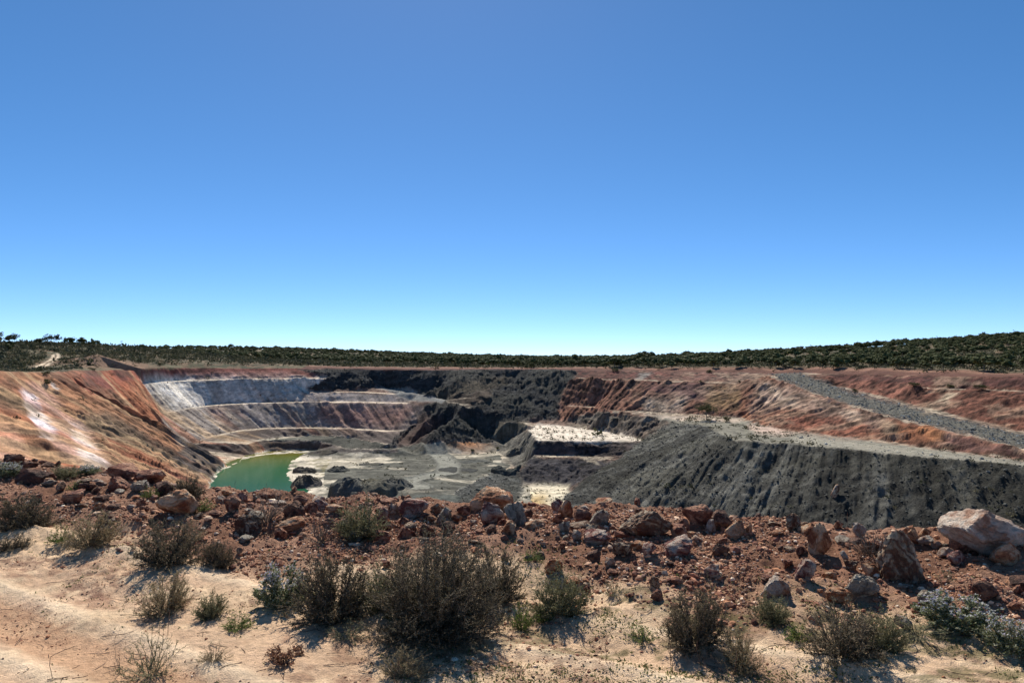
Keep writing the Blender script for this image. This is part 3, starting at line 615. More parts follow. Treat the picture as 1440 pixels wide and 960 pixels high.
# ------------------------------------------------------------------ boulders of the windrow (seen column, base, width, height, rock kind, label)
BO = [
 (1404,780,118,62,'W','largest boulder of the ridge, smooth pale pinkish grey, over the dark spoil slope'),
 (1271,817,66,72,'T','tall cream and rust swirled boulder standing in the red rubble'),
 (1156,782,37,46,'O','upright orange boulder leaning beside the tangle of dead twigs'),
 (690,722,62,36,'O','long arched orange boulder capping the heap above the pale puddle floor'),
 (694,736,36,30,'P','rounded red and white veined boulder tucked under the arched one'),
 (724,740,30,34,'G','knobbly grey boulder at the end of the arched heap'),
 (910,756,68,40,'T','long layered boulder with a pale split top on the ridge'),
 (244,725,58,36,'O','big wedge boulder with a dark flaky top beside grey bushes'),
 (43,682,50,24,'D','broad dark brown slab with a pale sloping top near the silver bush'),
 (162,692,36,22,'R','dark rust boulder in the heap above the lake, below a longer slab'),
 (174,674,46,22,'R','long dark slab on top of the heap against the ochre pit wall'),
 (205,680,42,20,'R','flat-topped dark red boulder at the end of the long slab heap'),
 (192,693,24,17,'G','shadowed grey block wedged under the flat-topped red boulder'),
 (984,740,40,28,'R','rounded dark maroon boulder on the skyline of the ridge'),
 (955,783,45,28,'P','pinkish orange block in front of the maroon boulder'),
 (1018,744,30,26,'D','mottled dark brown boulder touching an orange one on the ridge'),
 (1036,758,28,26,'O','orange boulder touching the mottled brown one'),
 (1053,752,14,16,'O','small orange knob beside the orange boulder on the ridge'),
 (1001,752,16,22,'W','pale upright tooth of rock beside the mottled brown boulder'),
 (981,762,15,10,'W','small bright white stone on the shoulder of the pinkish block'),
 (962,748,21,19,'R','rust stone between the layered boulder and the pinkish block'),
 (876,784,30,22,'T','brown striped stone below the long layered boulder'),
 (899,774,22,12,'O','ochre flake resting on the striped brown stone'),
 (914,783,21,19,'P','pink and cream stone beside the striped brown one'),
 (844,740,28,25,'G','rough grey-white boulder between rust ones on the ridge'),
 (822,736,27,20,'R','low rust boulder beside the rough grey-white one'),
 (842,767,39,21,'P','oblong purple-veined boulder below the rough grey-white one'),
 (795,728,20,26,'O','upright orange stone at the edge of the pale puddle floor'),
 (785,736,16,15,'R','rust stone at the foot of the upright orange one'),
 (793,750,17,17,'G','grey lump on the loose pile below the upright orange stone'),
 (795,762,10,9,'G','tiny grey stone under the grey lump'),
 (811,760,14,15,'W','small whitish cube beside the purple-veined boulder'),
 (580,730,42,28,'P','pink and red veined boulder above the grey mine floor'),
 (552,725,21,17,'W','pale wedge beside the pink and red veined boulder'),
 (539,737,15,24,'P','upright pink stone half behind the green-grey bush'),
 (538,762,22,16,'R','smooth rounded maroon stone below the green-grey bush'),
 (545,746,20,13,'O','tilted orange slab above the smooth maroon stone'),
 (568,741,13,14,'R','little rust block beneath the pink veined boulder'),
 (570,757,25,17,'R','dark rust slab in the hollow below the pink veined boulder'),
 (607,751,12,10,'R','single maroon stone alone on the gravel below the grey pair'),
 (597,762,13,6,'G','flat grey stone on the orange gravel'),
 (614,723,18,15,'O','orange stone behind the smooth grey block'),
 (625,735,22,22,'G','smooth tan-grey block between orange stones on the ridge'),
 (631,744,8,9,'W','small white stone at the foot of the smooth grey block'),
 (642,735,17,12,'O','orange wedge beside the smooth grey block'),
 (652,724,20,14,'R','red stone just before the arched boulder'),
 (598,731,14,10,'R','rust stone between the veined boulder and the grey block'),
 (715,752,22,20,'O','smooth orange stone shaded under the knobbly grey boulder'),
 (707,740,15,11,'R','rust chip between the veined and the knobbly boulder'),
 (737,740,17,16,'T','tan stone at the outer foot of the knobbly grey boulder'),
 (732,763,10,6,'W','white stone in the shadow of the arched heap'),
 (711,789,12,10,'R','lone rust stone on the gravel above the biggest bush'),
 (779,806,25,20,'O','ochre boulder just above the bright green herb'),
 (760,784,15,9,'T','pale tan stone among small bushes on the gravel'),
 (743,787,11,7,'G','grey stone beside the pale tan one on the gravel'),
 (668,767,21,7,'T','flat tan slab near the small black dead shrub'),
 (858,800,15,16,'W','jagged white stone standing on the red gravel'),
 (862,811,15,11,'R','red stone below the jagged white one'),
 (921,828,14,18,'T','upright olive-tan stone on the lower gravel'),
 (950,824,24,13,'R','flat pinkish red slab on the lower gravel'),
 (925,846,20,16,'R','maroon and pink stone at the edge of the dark bush'),
 (966,816,13,8,'R','small rust cap stone by the flat pinkish slab'),
 (963,794,8,9,'R','tiny rust stone below the shadow of the pinkish block'),
 (943,799,14,9,'D','small dark stone below the pinkish block'),
 (1014,783,23,18,'D','dark brown stone below the orange boulder pair'),
 (826,833,10,9,'R','small red stone on the gravel above the pale twiggy bush'),
 (887,842,10,8,'R','small rust stone just above the green ground cover'),
 (1117,746,20,24,'T','stacked cream and brown stone on the ridge by the flat slab'),
 (1135,741,17,7,'T','thin flat slab on the ridge crest'),
 (1180,745,14,13,'O','pointed orange stone behind the dead twig tangle'),
 (1209,753,19,18,'W','pinkish white stone beyond the dead twig tangle'),
 (1128,782,17,15,'R','rust stone at the foot of the upright orange boulder'),
 (1134,816,27,30,'P','pink cube-shaped boulder in the middle of the rubble'),
 (1111,796,12,9,'R','small rust stone above the pink cube-shaped boulder'),
 (1092,840,37,29,'W','pale pyramid boulder above the green-grey bush'),
 (1180,848,36,21,'O','mottled orange and white boulder low in the rubble'),
 (1200,805,17,17,'T','brown nodule in front of the dead twig tangle'),
 (1228,810,27,19,'O','orange stone at the foot of the swirled boulder'),
 (1218,840,52,30,'G','broad flaky grey slab leaning below the swirled boulder'),
 (1248,818,12,14,'T','narrow tan chip between the grey slab and swirled boulder'),
 (1275,832,22,10,'G','shadowed grey stone below the swirled boulder'),
 (1288,822,13,9,'G','small grey stone in the shade of the swirled boulder'),
 (1316,843,21,10,'G','pale flat stone at the shadow tip of the swirled boulder'),
 (1287,764,21,20,'O','orange stone behind the swirled boulder on the ridge'),
 (1303,758,18,16,'O','red-orange stone on the ridge crest behind the pale row'),
 (1304,770,27,16,'W','rounded cream stone in the pale row on the ridge'),
 (1318,772,15,12,'W','small pinkish stone in the pale row on the ridge'),
 (1331,773,14,9,'G','grey end stone of the pale row by the largest boulder'),
 (1333,785,21,15,'W','bright wedge stone casting a shadow before the largest boulder'),
 (1362,778,46,30,'R','rust red layered boulder against the largest boulder'),
 (1420,795,46,32,'O','orange and cream boulder below the largest boulder'),
 (1398,778,13,9,'W','small white stone between the rust red and cream boulders'),
 (1390,847,33,28,'D','dark brown boulder behind the silver flowering bush'),
 (1433,837,15,15,'R','rust stone at the edge of the picture by the dark boulder'),
 (1275,884,24,17,'W','pink and white stone on the sand below the rubble'),
 (1262,894,15,8,'D','flat dark stone beside the pink and white one'),
 (16,656,26,18,'D','dark tilted stone at the end of the ridge'),
 (36,658,26,9,'D','low dark stone behind the broad brown slab'),
 (66,684,25,9,'G','flat pale grey slab beside the broad brown slab'),
 (66,657,19,8,'D','small dark stone on the skyline by the pale bush'),
 (80,655,10,8,'D','little dark stone on the skyline by the pale bush top'),
 (100,709,32,19,'R','rounded rust boulder with a pale face above the twiggy bush'),
 (137,719,15,13,'O','orange stone alone on the stony slope'),
 (139,706,21,9,'D','dark flat stone above the lone orange one'),
 (141,682,15,8,'W','white flat stone beside the dark rust boulder'),
 (133,695,15,11,'D','dark stone under the white flat one'),
 (113,690,32,11,'D','long low dark rock in front of the grey bushes'),
 (158,718,21,9,'D','dark flake on the stones below the heap'),
 (198,711,15,9,'R','rust stone on the path of stones below the grey block'),
 (201,720,13,9,'R','round red stone below the other rust one'),
 (183,716,13,7,'W','small whitish stone beside the round red one'),
 (226,699,29,22,'D','dark rough boulder behind the big wedge boulder'),
 (301,727,19,10,'R','flat rust stone below the green patch'),
 (325,720,23,24,'R','upright rust boulder on the ridge by the lake'),
 (311,708,18,13,'W','pale stone behind the upright rust boulder'),
 (318,697,15,9,'O','orange stone on the ridge crest by the lake'),
 (372,702,19,10,'R','low rust stone on the crest above the lake edge'),
 (387,704,16,13,'R','round rust stone on the crest above the lake edge'),
 (388,710,29,6,'W','thin pale slab lying on the crest above the lake edge'),
 (343,752,31,27,'T','striped tan boulder under the thorny dead bush'),
 (407,751,40,22,'O','glowing orange boulder with a black shadow below it'),
 (412,730,33,23,'D','brown block above the glowing orange boulder'),
 (422,710,21,14,'R','rust wedge on the crest above the brown block'),
 (336,779,8,9,'G','small grey cube alone on the slope'),
 (281,761,10,7,'D','small dark stone by the grey-brown bush'),
 (436,722,20,16,'R','rust stone in the heap above the brown twiggy bush'),
 (450,716,24,14,'P','pinkish stone on the crest beside the rust wedge'),
 (470,722,26,12,'O','orange slab sloping behind the brown twiggy bush'),
]
LANDS = [(b_[0], b_[1], b_[5]) for b_ in BO]
hi_protos = {}
rgB = random.Random(5)
BOX = []
for n_, (px, pb, w_, h_, kd, lab) in enumerate(BO):
    h0 = on_brink(px, pb)
    if h0 is None: print('no ground', lab); continue
    x0, y0, z0 = h0; ww = w_*y0/F*1.04; hh = h_*y0/F*1.05
    # keep its foot on the ridge and its top where it is seen
    zt = P(px, pb-h_, y0)[2]; sub = 5 if w_ > 50 else 4 if w_ > 17 else 3
    key = n_ if w_ >= 22 else ('s', kd, n_ % 5)
    if key not in hi_protos:
        p, f_ = rock_shape(100+n_*7, sub, rgB.randint(9, 15), .12 if kd in 'TG' else .09, rgB.choice((16, 30, 50)))
        if h_ >= 44: p[:, :2] *= (1-.62*np.clip(p[:, 2:3]+.25, 0, 1)) if n_ else (1-.25*np.clip(p[:, 2:3], 0, 1)); p[:, 0] += -.12*p[:, 2] if n_ == 1 else 0
        hi_protos[key] = mesh_np('rock', p, f_, True); hi_protos[key].set_sharp_from_angle(angle=R(28))
    dd = ww*rgB.uniform(.6, .85)
    hh2 = max(zt-z0, hh*.6)*1.22
    o_ = obj('boulder' if w_ >= 20 else 'stone', hi_protos[key] if not hi_protos[key].materials or hi_protos[key].materials[0] == RM[kd] else hi_protos[key].copy(), RM[kd],
             label=lab, cat='rock', group='rocks along the pit edge', loc=(x0, y0+dd*.3, z0+hh2*.5-hh2*.18), rot=(rgB.uniform(-.12, .12), rgB.uniform(-.12, .12), rgB.uniform(-.25, .25)), scale=(ww, dd, hh2))
    BOX.append((x0, y0+dd*.3, ww*.5))
import re as _re
def short(l_):
    return 'the ' + _re.split(r'( on | over | beside | leaning | capping | tucked | at | standing | with | in | between | below | under | of the | against | resting | behind | touching | casting |,)', l_)[0]
cols_ = {'R': 'rust', 'O': 'orange', 'W': 'whitish', 'G': 'grey', 'P': 'pinkish', 'D': 'dark brown', 'T': 'tan'}
shp = [('flat', 1.5, .45), ('blocky', 1.0, .85), ('upright', .8, 1.1), ('rounded', 1.1, .75), ('wedge-shaped', 1.25, .65), ('low', 1.7, .55)]
heroes = [(b_[5], BOX[k_]) for k_, b_ in enumerate(BO) if b_[2] >= 20 and k_ < len(BOX)]
XP = {}
for kd in 'ROWGPDT':
    for v_ in range(4):
        p, f_ = rock_shape(700+ord(kd)*5+v_, 3, rgB.randint(8, 13), .09, rgB.choice((20, 40))); XP[kd, v_] = mesh_np('rock', p, f_, True); XP[kd, v_].set_sharp_from_angle(angle=R(28))
seen_ = set(); nx = 0; tries = 0
while nx < 115 and tries < 5000:
    tries += 1
    hl, (hx, hy, hw) = rgB.choice(heroes); a_ = rgB.uniform(0, 6.28); rr_ = hw+rgB.expovariate(1/.28)+.04; x0, y0 = hx+math.cos(a_)*rr_, hy+math.sin(a_)*rr_*1.3
    if abs(x0) > .7*y0 or inside1(x0, y0) : continue
    dB = dpoly(np.array([x0]), np.array([y0]), BRINK)[0]
    if dB > 1.9 or (dB > .9 and rgB.random() < .6): continue
    near_ = min(heroes, key=lambda q_: math.hypot(q_[1][0]-x0, q_[1][1]-y0))
    if min(math.hypot(b_[0]-x0, b_[1]-y0)-b_[2] for b_ in BOX) < .02: continue
    kd = rgB.choices('ROWGPDT', (30, 24, 9, 8, 12, 12, 8))[0]; sh, sxy, sz_ = rgB.choice(shp); dx_, dy_ = x0-near_[1][0], y0-near_[1][1]
    rel = ('just behind' if dy_ > 0 else 'in front of') if abs(dy_) > abs(dx_) else ('on the dump side of' if dx_ > 0 else 'on the lake side of')
    key = (kd, sh, rel, near_[0])
    if key in seen_ or len(('%s %s stone %s %s' % (sh, cols_[kd], rel, short(near_[0]))).replace('-', ' ').split()) > 16: continue
    seen_.add(key); sz0 = rgB.uniform(.055, .17); ww = sz0*sxy**.5; hh = sz0*sz_
    o_ = obj('stone', XP[kd, rgB.randint(0, 3)], RM[kd], label='%s %s stone %s %s' % (sh, cols_[kd], rel, short(near_[0])), cat='rock', group='rocks along the pit edge', loc=(x0, y0, H(x0, y0)+hh*.3), rot=(rgB.uniform(-.2, .2), rgB.uniform(-.2, .2), rgB.uniform(0, 6.28)), scale=(ww, ww*rgB.uniform(.6, .95), hh))
    BOX.append((x0, y0, ww*.5)); nx += 1
print('rocks', nx, round(time.time()-T0, 1))

# ------------------------------------------------------------------ gravel: countless small stones
def scatter_lumps(name, X, Y, Z_, size, cols, mat, label, seed=0, flat=.7, sub=0, kind='stuff'):
    rg = np.random.default_rng(seed)
    if sub == 0:
        ph = (1+5**.5)/2
        v = np.array([(-1,ph,0),(1,ph,0),(-1,-ph,0),(1,-ph,0),(0,-1,ph),(0,1,ph),(0,-1,-ph),(0,1,-ph),(ph,0,-1),(ph,0,1),(-ph,0,-1),(-ph,0,1)], float); v /= np.linalg.norm(v[0])
        f_ = np.array([(0,11,5),(0,5,1),(0,1,7),(0,7,10),(0,10,11),(1,5,9),(5,11,4),(11,10,2),(10,7,6),(7,1,8),(3,9,4),(3,4,2),(3,2,6),(3,6,8),(3,8,9),(4,9,5),(2,4,11),(6,2,10),(8,6,7),(9,8,1)])
    else: v, f_ = ICO[sub]
    n_ = len(X); vv = v[None]*rg.uniform(.62, 1.15, (n_, len(v), 1))
    vv = vv*np.stack([rg.uniform(.7, 1.3, n_), rg.uniform(.7, 1.2, n_), rg.uniform(.5, 1, n_)*flat*1.3], 1)[:, None, :]
    a = rg.uniform(0, 2*np.pi, n_); ca, sa = np.cos(a)[:, None], np.sin(a)[:, None]
    vx = vv[..., 0]*ca - vv[..., 1]*sa; vy = vv[..., 0]*sa + vv[..., 1]*ca
    V2 = np.stack([vx, vy, vv[..., 2]], -1)*size[:, None, None]*.5 + np.stack([X, Y, Z_+size*.08], 1)[:, None, :]
    F2 = f_[None] + (np.arange(n_)*len(v))[:, None, None]
    cc = np.repeat(cols, len(v), 0)
    return obj(name, mesh_np(name, V2.reshape(-1, 3), F2.reshape(-1, 3), False, cc), mat, kind=kind, label=label)
def attr_mat(name, rough=.9, sc_=40, lo=.75, hi=1.25, spec=.2, trans=0):
    m, t, b = new_mat(name, rough, spec)
    at_ = N(t, 'ShaderNodeAttribute', attribute_name='Col'); g_ = N(t, 'ShaderNodeNewGeometry').outputs['Position']
    n_ = noise(t, g_, sc_, 3); c_ = mul(t, at_.outputs['Color'], mr(t, n_.outputs[0], .3, .7, lo, hi)); t.links.new(c_, b.inputs['Base Color'])
    if trans:
        tr = N(t, 'ShaderNodeBsdfTranslucent'); t.links.new(c_, tr.inputs[0]); ms = N(t, 'ShaderNodeMixShader'); ms.inputs[0].default_value = trans
        t.links.new(b.outputs[0], ms.inputs[1]); t.links.new(tr.outputs[0], ms.inputs[2]); t.links.new(ms.outputs[0], t.nodes['Material Output'].inputs[0])
    return m
M_grav = attr_mat('gravel_stone', .92, 60)
rg = np.random.default_rng(11)
n_ = 300000; Y = 3.0*np.exp(rg.uniform(0, 1, n_)*math.log(14/3.0)); X = Y*np.tan(rg.uniform(-.66, .66, n_))
ins = inpoly(X, Y, rim_poly); d = dpoly(X, Y, BRINK)*np.where(ins, -1, 1)
n1 = fbm(X/1.1, Y/1.1, 141, 4); bd = 1.75 + .25*sm(-.5, 1, X) + (n1-.5)*1.2
dens = sm(.25, -.35, d-bd)*sm(-.8, -.3, d)*(.25+.9*sm(.35, .6, fbm(X/.7, Y/.7, 171, 3)))*np.where(X < -2.5, .85, 1) + .012 + .25*1.3*sm(.55, .66, fbm(X/.45+7, Y/.45, 157, 3))*(d > bd)
dens *= (d > -.9)
k = rg.uniform(0, 1, n_) < dens*.85; X, Y, d, bdk = X[k], Y[k], d[k], bd[k]
size = np.clip(np.exp(rg.normal(-4.3, .62, len(X))), .008, .17)*np.where(d > bdk+.25, .42, 1)
pal = np.array([S(146,100,76), S(120,80,62), S(174,132,102), S(202,170,140), S(98,76,64), S(160,112,80), S(214,194,168), S(150,118,94)])
ci = rg.choice(len(pal), len(X), p=[.22,.17,.16,.07,.14,.14,.03,.07]); cols = pal[ci]*rg.uniform(.8, 1.45, (len(X), 1))
scatter_lumps('gravel', X, Y, height(X, Y), size, cols, M_grav, 'loose red brown rubble spread over the windrow', 1)
print('gravel', len(X), round(time.time()-T0, 1))

# spoil blocks strewn on the dumps
M_scree = attr_mat('spoil_stone', .85, 3, .8, 1.2, .3)
n_ = 260000; Y = rg.uniform(115, 335, n_); X = Y*rg.uniform(-.5, .72, n_); Zb = bil(ras, X, Y); i, j = zlook(X, Y, Zb, 0); cd = zcode[j, i]; insd = inpoly(X, Y, rim_poly)
far_ = Y > 240
pr = np.where(cd == 3, np.where(far_, .8, .42), 0) + np.where((cd == 4) & (X > 60), np.where(Zb > -19.2, .75, .1), 0) + np.where((cd == 1) & (X > 8) & (X < 60) & (Y < 285) & (Zb < -18), .25, 0) + np.where((cd == 1) & (X < -60), .06, 0) + np.where((cd == 1), .03, 0)
k = (rg.uniform(0, 1, n_) < pr*.62) & insd; X, Y, cdk, Zk = X[k], Y[k], cd[k], Zb[k]
size = np.clip(np.exp(rg.normal(-1.15, .5, len(X))), .12, 1.6)*np.where(Y > 240, .85, .75)*np.where(cdk == 1, .7, 1)
base = np.where((cdk == 3)[:, None], S(74,74,68), np.where((cdk == 4)[:, None], S(108,112,110), S(120,96,80)))
base = base*rg.choice([.6, .8, 1.0, 1.4, 2.6], len(X), p=[.1, .26, .36, .2, .08])[:, None]
scatter_lumps('scree', X, Y, height(X, Y), size, base, M_scree, 'broken grey spoil rock on the dump slopes', 2)
print('scree', len(X), round(time.time()-T0, 1))

# one big tan block on the spoil slope
h0 = at(1176, 700, 100, 300); p, f_ = rock_shape(977, 4, 9, .05)
obj('boulder', mesh_np('rock', p, f_), RM['T'], label='elongated tan block standing alone on the dark spoil slope', cat='rock', loc=(h0[0], h0[1]+.5, h0[2]+1.0), rot=(0, .5, .2), scale=(1.5, 1.4, 3.3))

# ------------------------------------------------------------------ heaps on the pit floor
def heap(px, pb, wpx, hpx, seed, lab, peaks=2, tone=(86,85,78)):
    h0 = at(px, pb, 100, 330); x0, y0, z0 = h0
    ww = wpx*y0/F; hh = hpx*y0/F; dd = max(ww*.75, hh*2.2); hh = max(hh-.17*dd, hh*.35)
    rg = np.random.default_rng(seed); n1_ = 90; a, r_ = np.meshgrid(np.linspace(0, 2*np.pi, n1_), np.linspace(0, 1, 40)); a = a.ravel(); r_ = r_.ravel()
    X = np.cos(a)*r_; Y_ = np.sin(a)*r_; hgt = np.zeros_like(X)
    for k_ in range(peaks):
        cx_, cy_ = (rg.uniform(-.35, .35), rg.uniform(-.25, .25)) if peaks > 1 else (0, 0)
        cx_ = (-.4+.8*k_/(peaks-1)) if peaks > 1 else cx_
        hgt = np.maximum(hgt, (rg.uniform(.7, 1))*np.clip(1.12-(np.hypot(X-cx_, (Y_-cy_))/(.7 if peaks > 1 else .95))**1.3, 0, .82)/.82)
    aa = np.arctan2(Y_, X)
    hgt = .7*hgt*(1+.5*(ridge(aa*6+seed, r_*2, seed, 3)-.6)) + .30*(hgt > .05)*(fbm(X*3+seed, Y_*3, seed+8, 3)-.5) + .16*(fbm(X*6+seed, Y_*6, seed, 4)-.5)*sm(1, .8, r_)
    hgt = hgt*sm(1.0, .9, r_)
    wob = 1+.18*(fbm(np.cos(aa)*1.5+5, np.sin(aa)*1.5+seed, seed+3, 2)-.5)
    XX = x0+X*wob*ww/2; YY = y0+dd*.42+Y_*wob*dd/2
    gz_ = height(XX, YY); ZZ = gz_ + hgt*hh*1.15 - .4*sm(.92, 1, r_)
    c_ = S(*tone)*(.6+.8*fbm(XX/1.4, YY/1.4, seed, 3))[:, None]
    tt = sm(.5, .65, fbm(XX/5, YY/5, seed+5, 3))[:, None]*.4; c_ = c_*(1-tt)+S(110,104,84)*tt
    obj('spoil_heap', mesh_np('spoil_heap', np.stack([XX, YY, ZZ], 1), grid_faces(40, n1_)[:, ::-1], True, c_), M_pit, label=lab, cat='spoil heap', group='spoil heaps on the pit floor')
heap(503, 704, 108, 44, 3, 'largest dark spoil heap, beside the curve of the haul track', 3)
heap(553, 690, 52, 24, 5, 'low dark heap joining the largest one next to the haul track', 1)
heap(473, 664, 34, 13, 7, 'small flat-topped dark heap on the pale floor', 1, (76,76,70))
heap(424, 690, 46, 26, 9, 'rough dark bank along the lake shore', 3, (86,80,74))
heap(425, 666, 36, 14, 17, 'lower end of the dark bank where the green water bends', 2, (86,80,74))
heap(520, 655, 38, 7, 11, 'low grey hummock on the floor behind the largest heap', 2, (88,86,78))
heap(450, 641, 44, 9, 19, 'dark hummock beside the pale beach of the lake', 2, (72,66,62))
heap(485, 712, 24, 9, 21, 'black stub of a heap close to the near shore', 1, (70,70,66))
heap(665, 652, 60, 7, 23, 'long low grey hummock on the cracked floor', 3, (82,82,76))
heap(712, 668, 46, 16, 25, 'dark heap below the corner of the bright plateau', 2, (74,76,70))
heap(690, 690, 60, 16, 27, 'grey heap beside the yellow puddle floor', 2, (86,88,80))
heap(610, 706, 80, 8, 29, 'long flat grey heap at the near end of the haul track', 3, (90,92,84))
heap(640, 665, 70, 4, 31, 'thin dark ridge of spoil across the middle of the floor', 3, (66,66,62))
heap(730, 640, 40, 14, 33, 'rough heap at the foot of the bright plateau', 2, (92,90,82))
print('heaps', round(time.time()-T0, 1))

# ------------------------------------------------------------------ plants
def tubes(segs):
    """segs: array n x 8 (p0, p1, r0, r1) -> three-sided tapered tubes"""
    s_ = np.asarray(segs, float); p0, p1, r0, r1 = s_[:, :3], s_[:, 3:6], s_[:, 6], s_[:, 7]
    d_ = p1-p0; d_ /= np.linalg.norm(d_, axis=1)[:, None]+1e-9
    u_ = np.cross(d_, np.array([.31, .9, .2])); u_ /= np.linalg.norm(u_, axis=1)[:, None]+1e-9; w_ = np.cross(d_, u_)
    vs = []
    for p_, r_ in ((p0, r0), (p1, r1)):
        for k_ in range(3):
            a_ = 2*np.pi*k_/3; vs.append(p_ + (u_*math.cos(a_)+w_*math.sin(a_))*r_[:, None])
    V2 = np.stack(vs, 1); q_ = np.array([(0,1,4,3),(1,2,5,4),(2,0,3,5)])
    F2 = q_[None]+(np.arange(len(s_))*6)[:, None, None]
    return V2.reshape(-1, 3), F2.reshape(-1, 4)
def leaves(pos, dirs, ln, wd, rg):
    n_ = len(pos); d_ = dirs/(np.linalg.norm(dirs, axis=1)[:, None]+1e-9); s_ = np.cross(d_, rg.normal(size=(n_, 3))); s_ /= np.linalg.norm(s_, axis=1)[:, None]+1e-9
    ln = ln[:, None]; wd = wd[:, None]
    V2 = np.stack([pos, pos+d_*ln*.5+s_*wd*.5, pos+d_*ln, pos+d_*ln*.5-s_*wd*.5], 1)
    F2 = np.arange(n_*4).reshape(-1, 4); return V2.reshape(-1, 3), F2
PM = {'stem': attr_mat('twig_bark', .9, 30), 'leaf': attr_mat('shrub_leaf', .75, 25, .7, 1.3, .15, .3)}
def shrub_proto(seed, kind, nst=46, ntw=9, nlf=9, flat=1.0):
    """unit shrub: radius 0.5, height 1; returns (stem mesh, leaf mesh, flower mesh)"""
    rg = np.random.default_rng(seed); segs = []; LP = []; LD = []; tips = []
    for s_ in range(nst):
        a_ = rg.uniform(0, 2*np.pi); el = rg.uniform(.03, 1.0)**1.05; rad = .5*math.sqrt(1-el*el*.92)*rg.uniform(.75, 1.15); top = el*rg.uniform(.75, 1.08)*flat
        end = np.array([math.cos(a_)*rad, math.sin(a_)*rad, max(top, .08)]); b_ = np.array([math.cos(a_), math.sin(a_), 0])*rg.uniform(0, .09)
        mid = (b_+end)/2 + rg.normal(0, .03, 3) + np.array([0, 0, -.04]); prev = b_; R0 = .007 if kind == 'big' else .010 if kind != 'dead' else .013
        P_ = []
        for k_ in range(1, 6):
            t_ = k_/5; p_ = (1-t_)**2*b_+2*t_*(1-t_)*mid+t_*t_*end+rg.normal(0, .012, 3); p_[2] = max(p_[2], .01)
            segs.append((*prev, *p_, R0*(1.1-t_*.85+.1), R0*(1.0-t_*.85))); P_.append((prev, p_)); prev = p_
        tips.append(prev)
        for w_ in range(ntw):
            k_ = rg.integers(1, 5); a0_, a1_ = P_[k_]; q_ = a0_+(a1_-a0_)*rg.uniform()
            dr = (a1_-a0_)/np.linalg.norm(a1_-a0_)+rg.normal(0, .55, 3)+np.array([0, 0, .35]); dr /= np.linalg.norm(dr); L_ = rg.uniform(.07, .2)
            e1 = q_+dr*L_*.5; dr2 = dr+rg.normal(0, .3, 3); dr2 /= np.linalg.norm(dr2); e2 = e1+dr2*L_*.5
            e2[2] = max(e2[2], .01)
            tw_ = .5 if kind == 'big' else 1; segs.append((*q_, *e1, .0042*tw_, .003*tw_)); segs.append((*e1, *e2, .003*tw_, .0015*tw_)); tips.append(e2)
            if nlf:
                m_ = rg.integers(nlf//2, nlf*2); t_ = rg.uniform(.1, 1.05, m_)[:, None]
                pp = np.where(t_ < .5, q_+(e1-q_)*t_*2, e1+(e2-e1)*(t_*2-1)); LP.append(pp+rg.normal(0, .006, (m_, 3))); LD.append(dr[None]*.9+rg.normal(0, .6, (m_, 3)))
    V_, F_ = tubes(segs)
    scol = {'grey': S(118,104,88), 'big': S(112,100,86), 'tan': S(146,126,100), 'flower': S(120,116,92), 'green': S(104,100,66), 'dead': S(128,112,98), 'black': S(66,56,50), 'dry': S(120,84,64), 'pale': S(128,120,92)}[kind]
    sc_ = np.repeat(scol[None]*rg.uniform(.6, 1.25, (len(segs), 1)), 6, 0)
    st_ = mesh_np('branches', V_, F_, True, sc_); lf_ = None; fl_ = None
    if LP:
        LP = np.concatenate(LP); LD = np.concatenate(LD); n_ = len(LP)
        lmul = {'grey': .028, 'big': .017, 'tan': .028, 'flower': .05, 'green': .05, 'dry': .075, 'pale': .033}[kind]
        V_, F_ = leaves(LP, LD, rg.uniform(.6, 1.3, n_)*lmul, rg.uniform(.6, 1.2, n_)*lmul*(.42 if kind not in ('dry', 'flower') else .6), rg)
        cset = {'big': [S(104,96,76), S(84,78,62), S(136,120,96), S(68,66,50)], 'grey': [S(106,98,78), S(86,80,62), S(134,118,94), S(68,66,50)], 'tan': [S(164,148,114), S(134,122,90), S(108,104,74), S(186,166,130)], 'flower': [S(150,152,118), S(116,122,84), S(176,174,146), S(90,100,62)],
                'green': [S(96,118,52), S(120,138,66), S(76,96,44), S(142,138,84)], 'dry': [S(120,82,62), S(92,60,46), S(146,106,78)], 'pale': [S(118,116,84), S(146,138,102), S(92,94,64)]}[kind]
        cc = np.array(cset)[rg.integers(0, len(cset), n_)]*rg.uniform(.75, 1.2, (n_, 1)); lf_ = mesh_np('foliage', V_, F_, False, np.repeat(cc, 4, 0))
    if kind == 'flower':
        tp = np.array([q_ for q_ in tips if q_[2] > .45]); n_ = len(tp)*5; ps = np.repeat(tp, 5, 0)+rg.normal(0, .012, (n_, 3)); V_, F_ = leaves(ps, rg.normal(size=(n_, 3))+np.array([0, 0, 1.]), rg.uniform(.028, .05, n_), rg.uniform(.022, .036, n_), rg)
        fl_ = mesh_np('blossom', V_, F_, False, np.repeat(np.array([S(214,208,204), S(184,174,192), S(198,198,186)])[rg.integers(0, 3, n_)], 4, 0))
    return st_, lf_, fl_
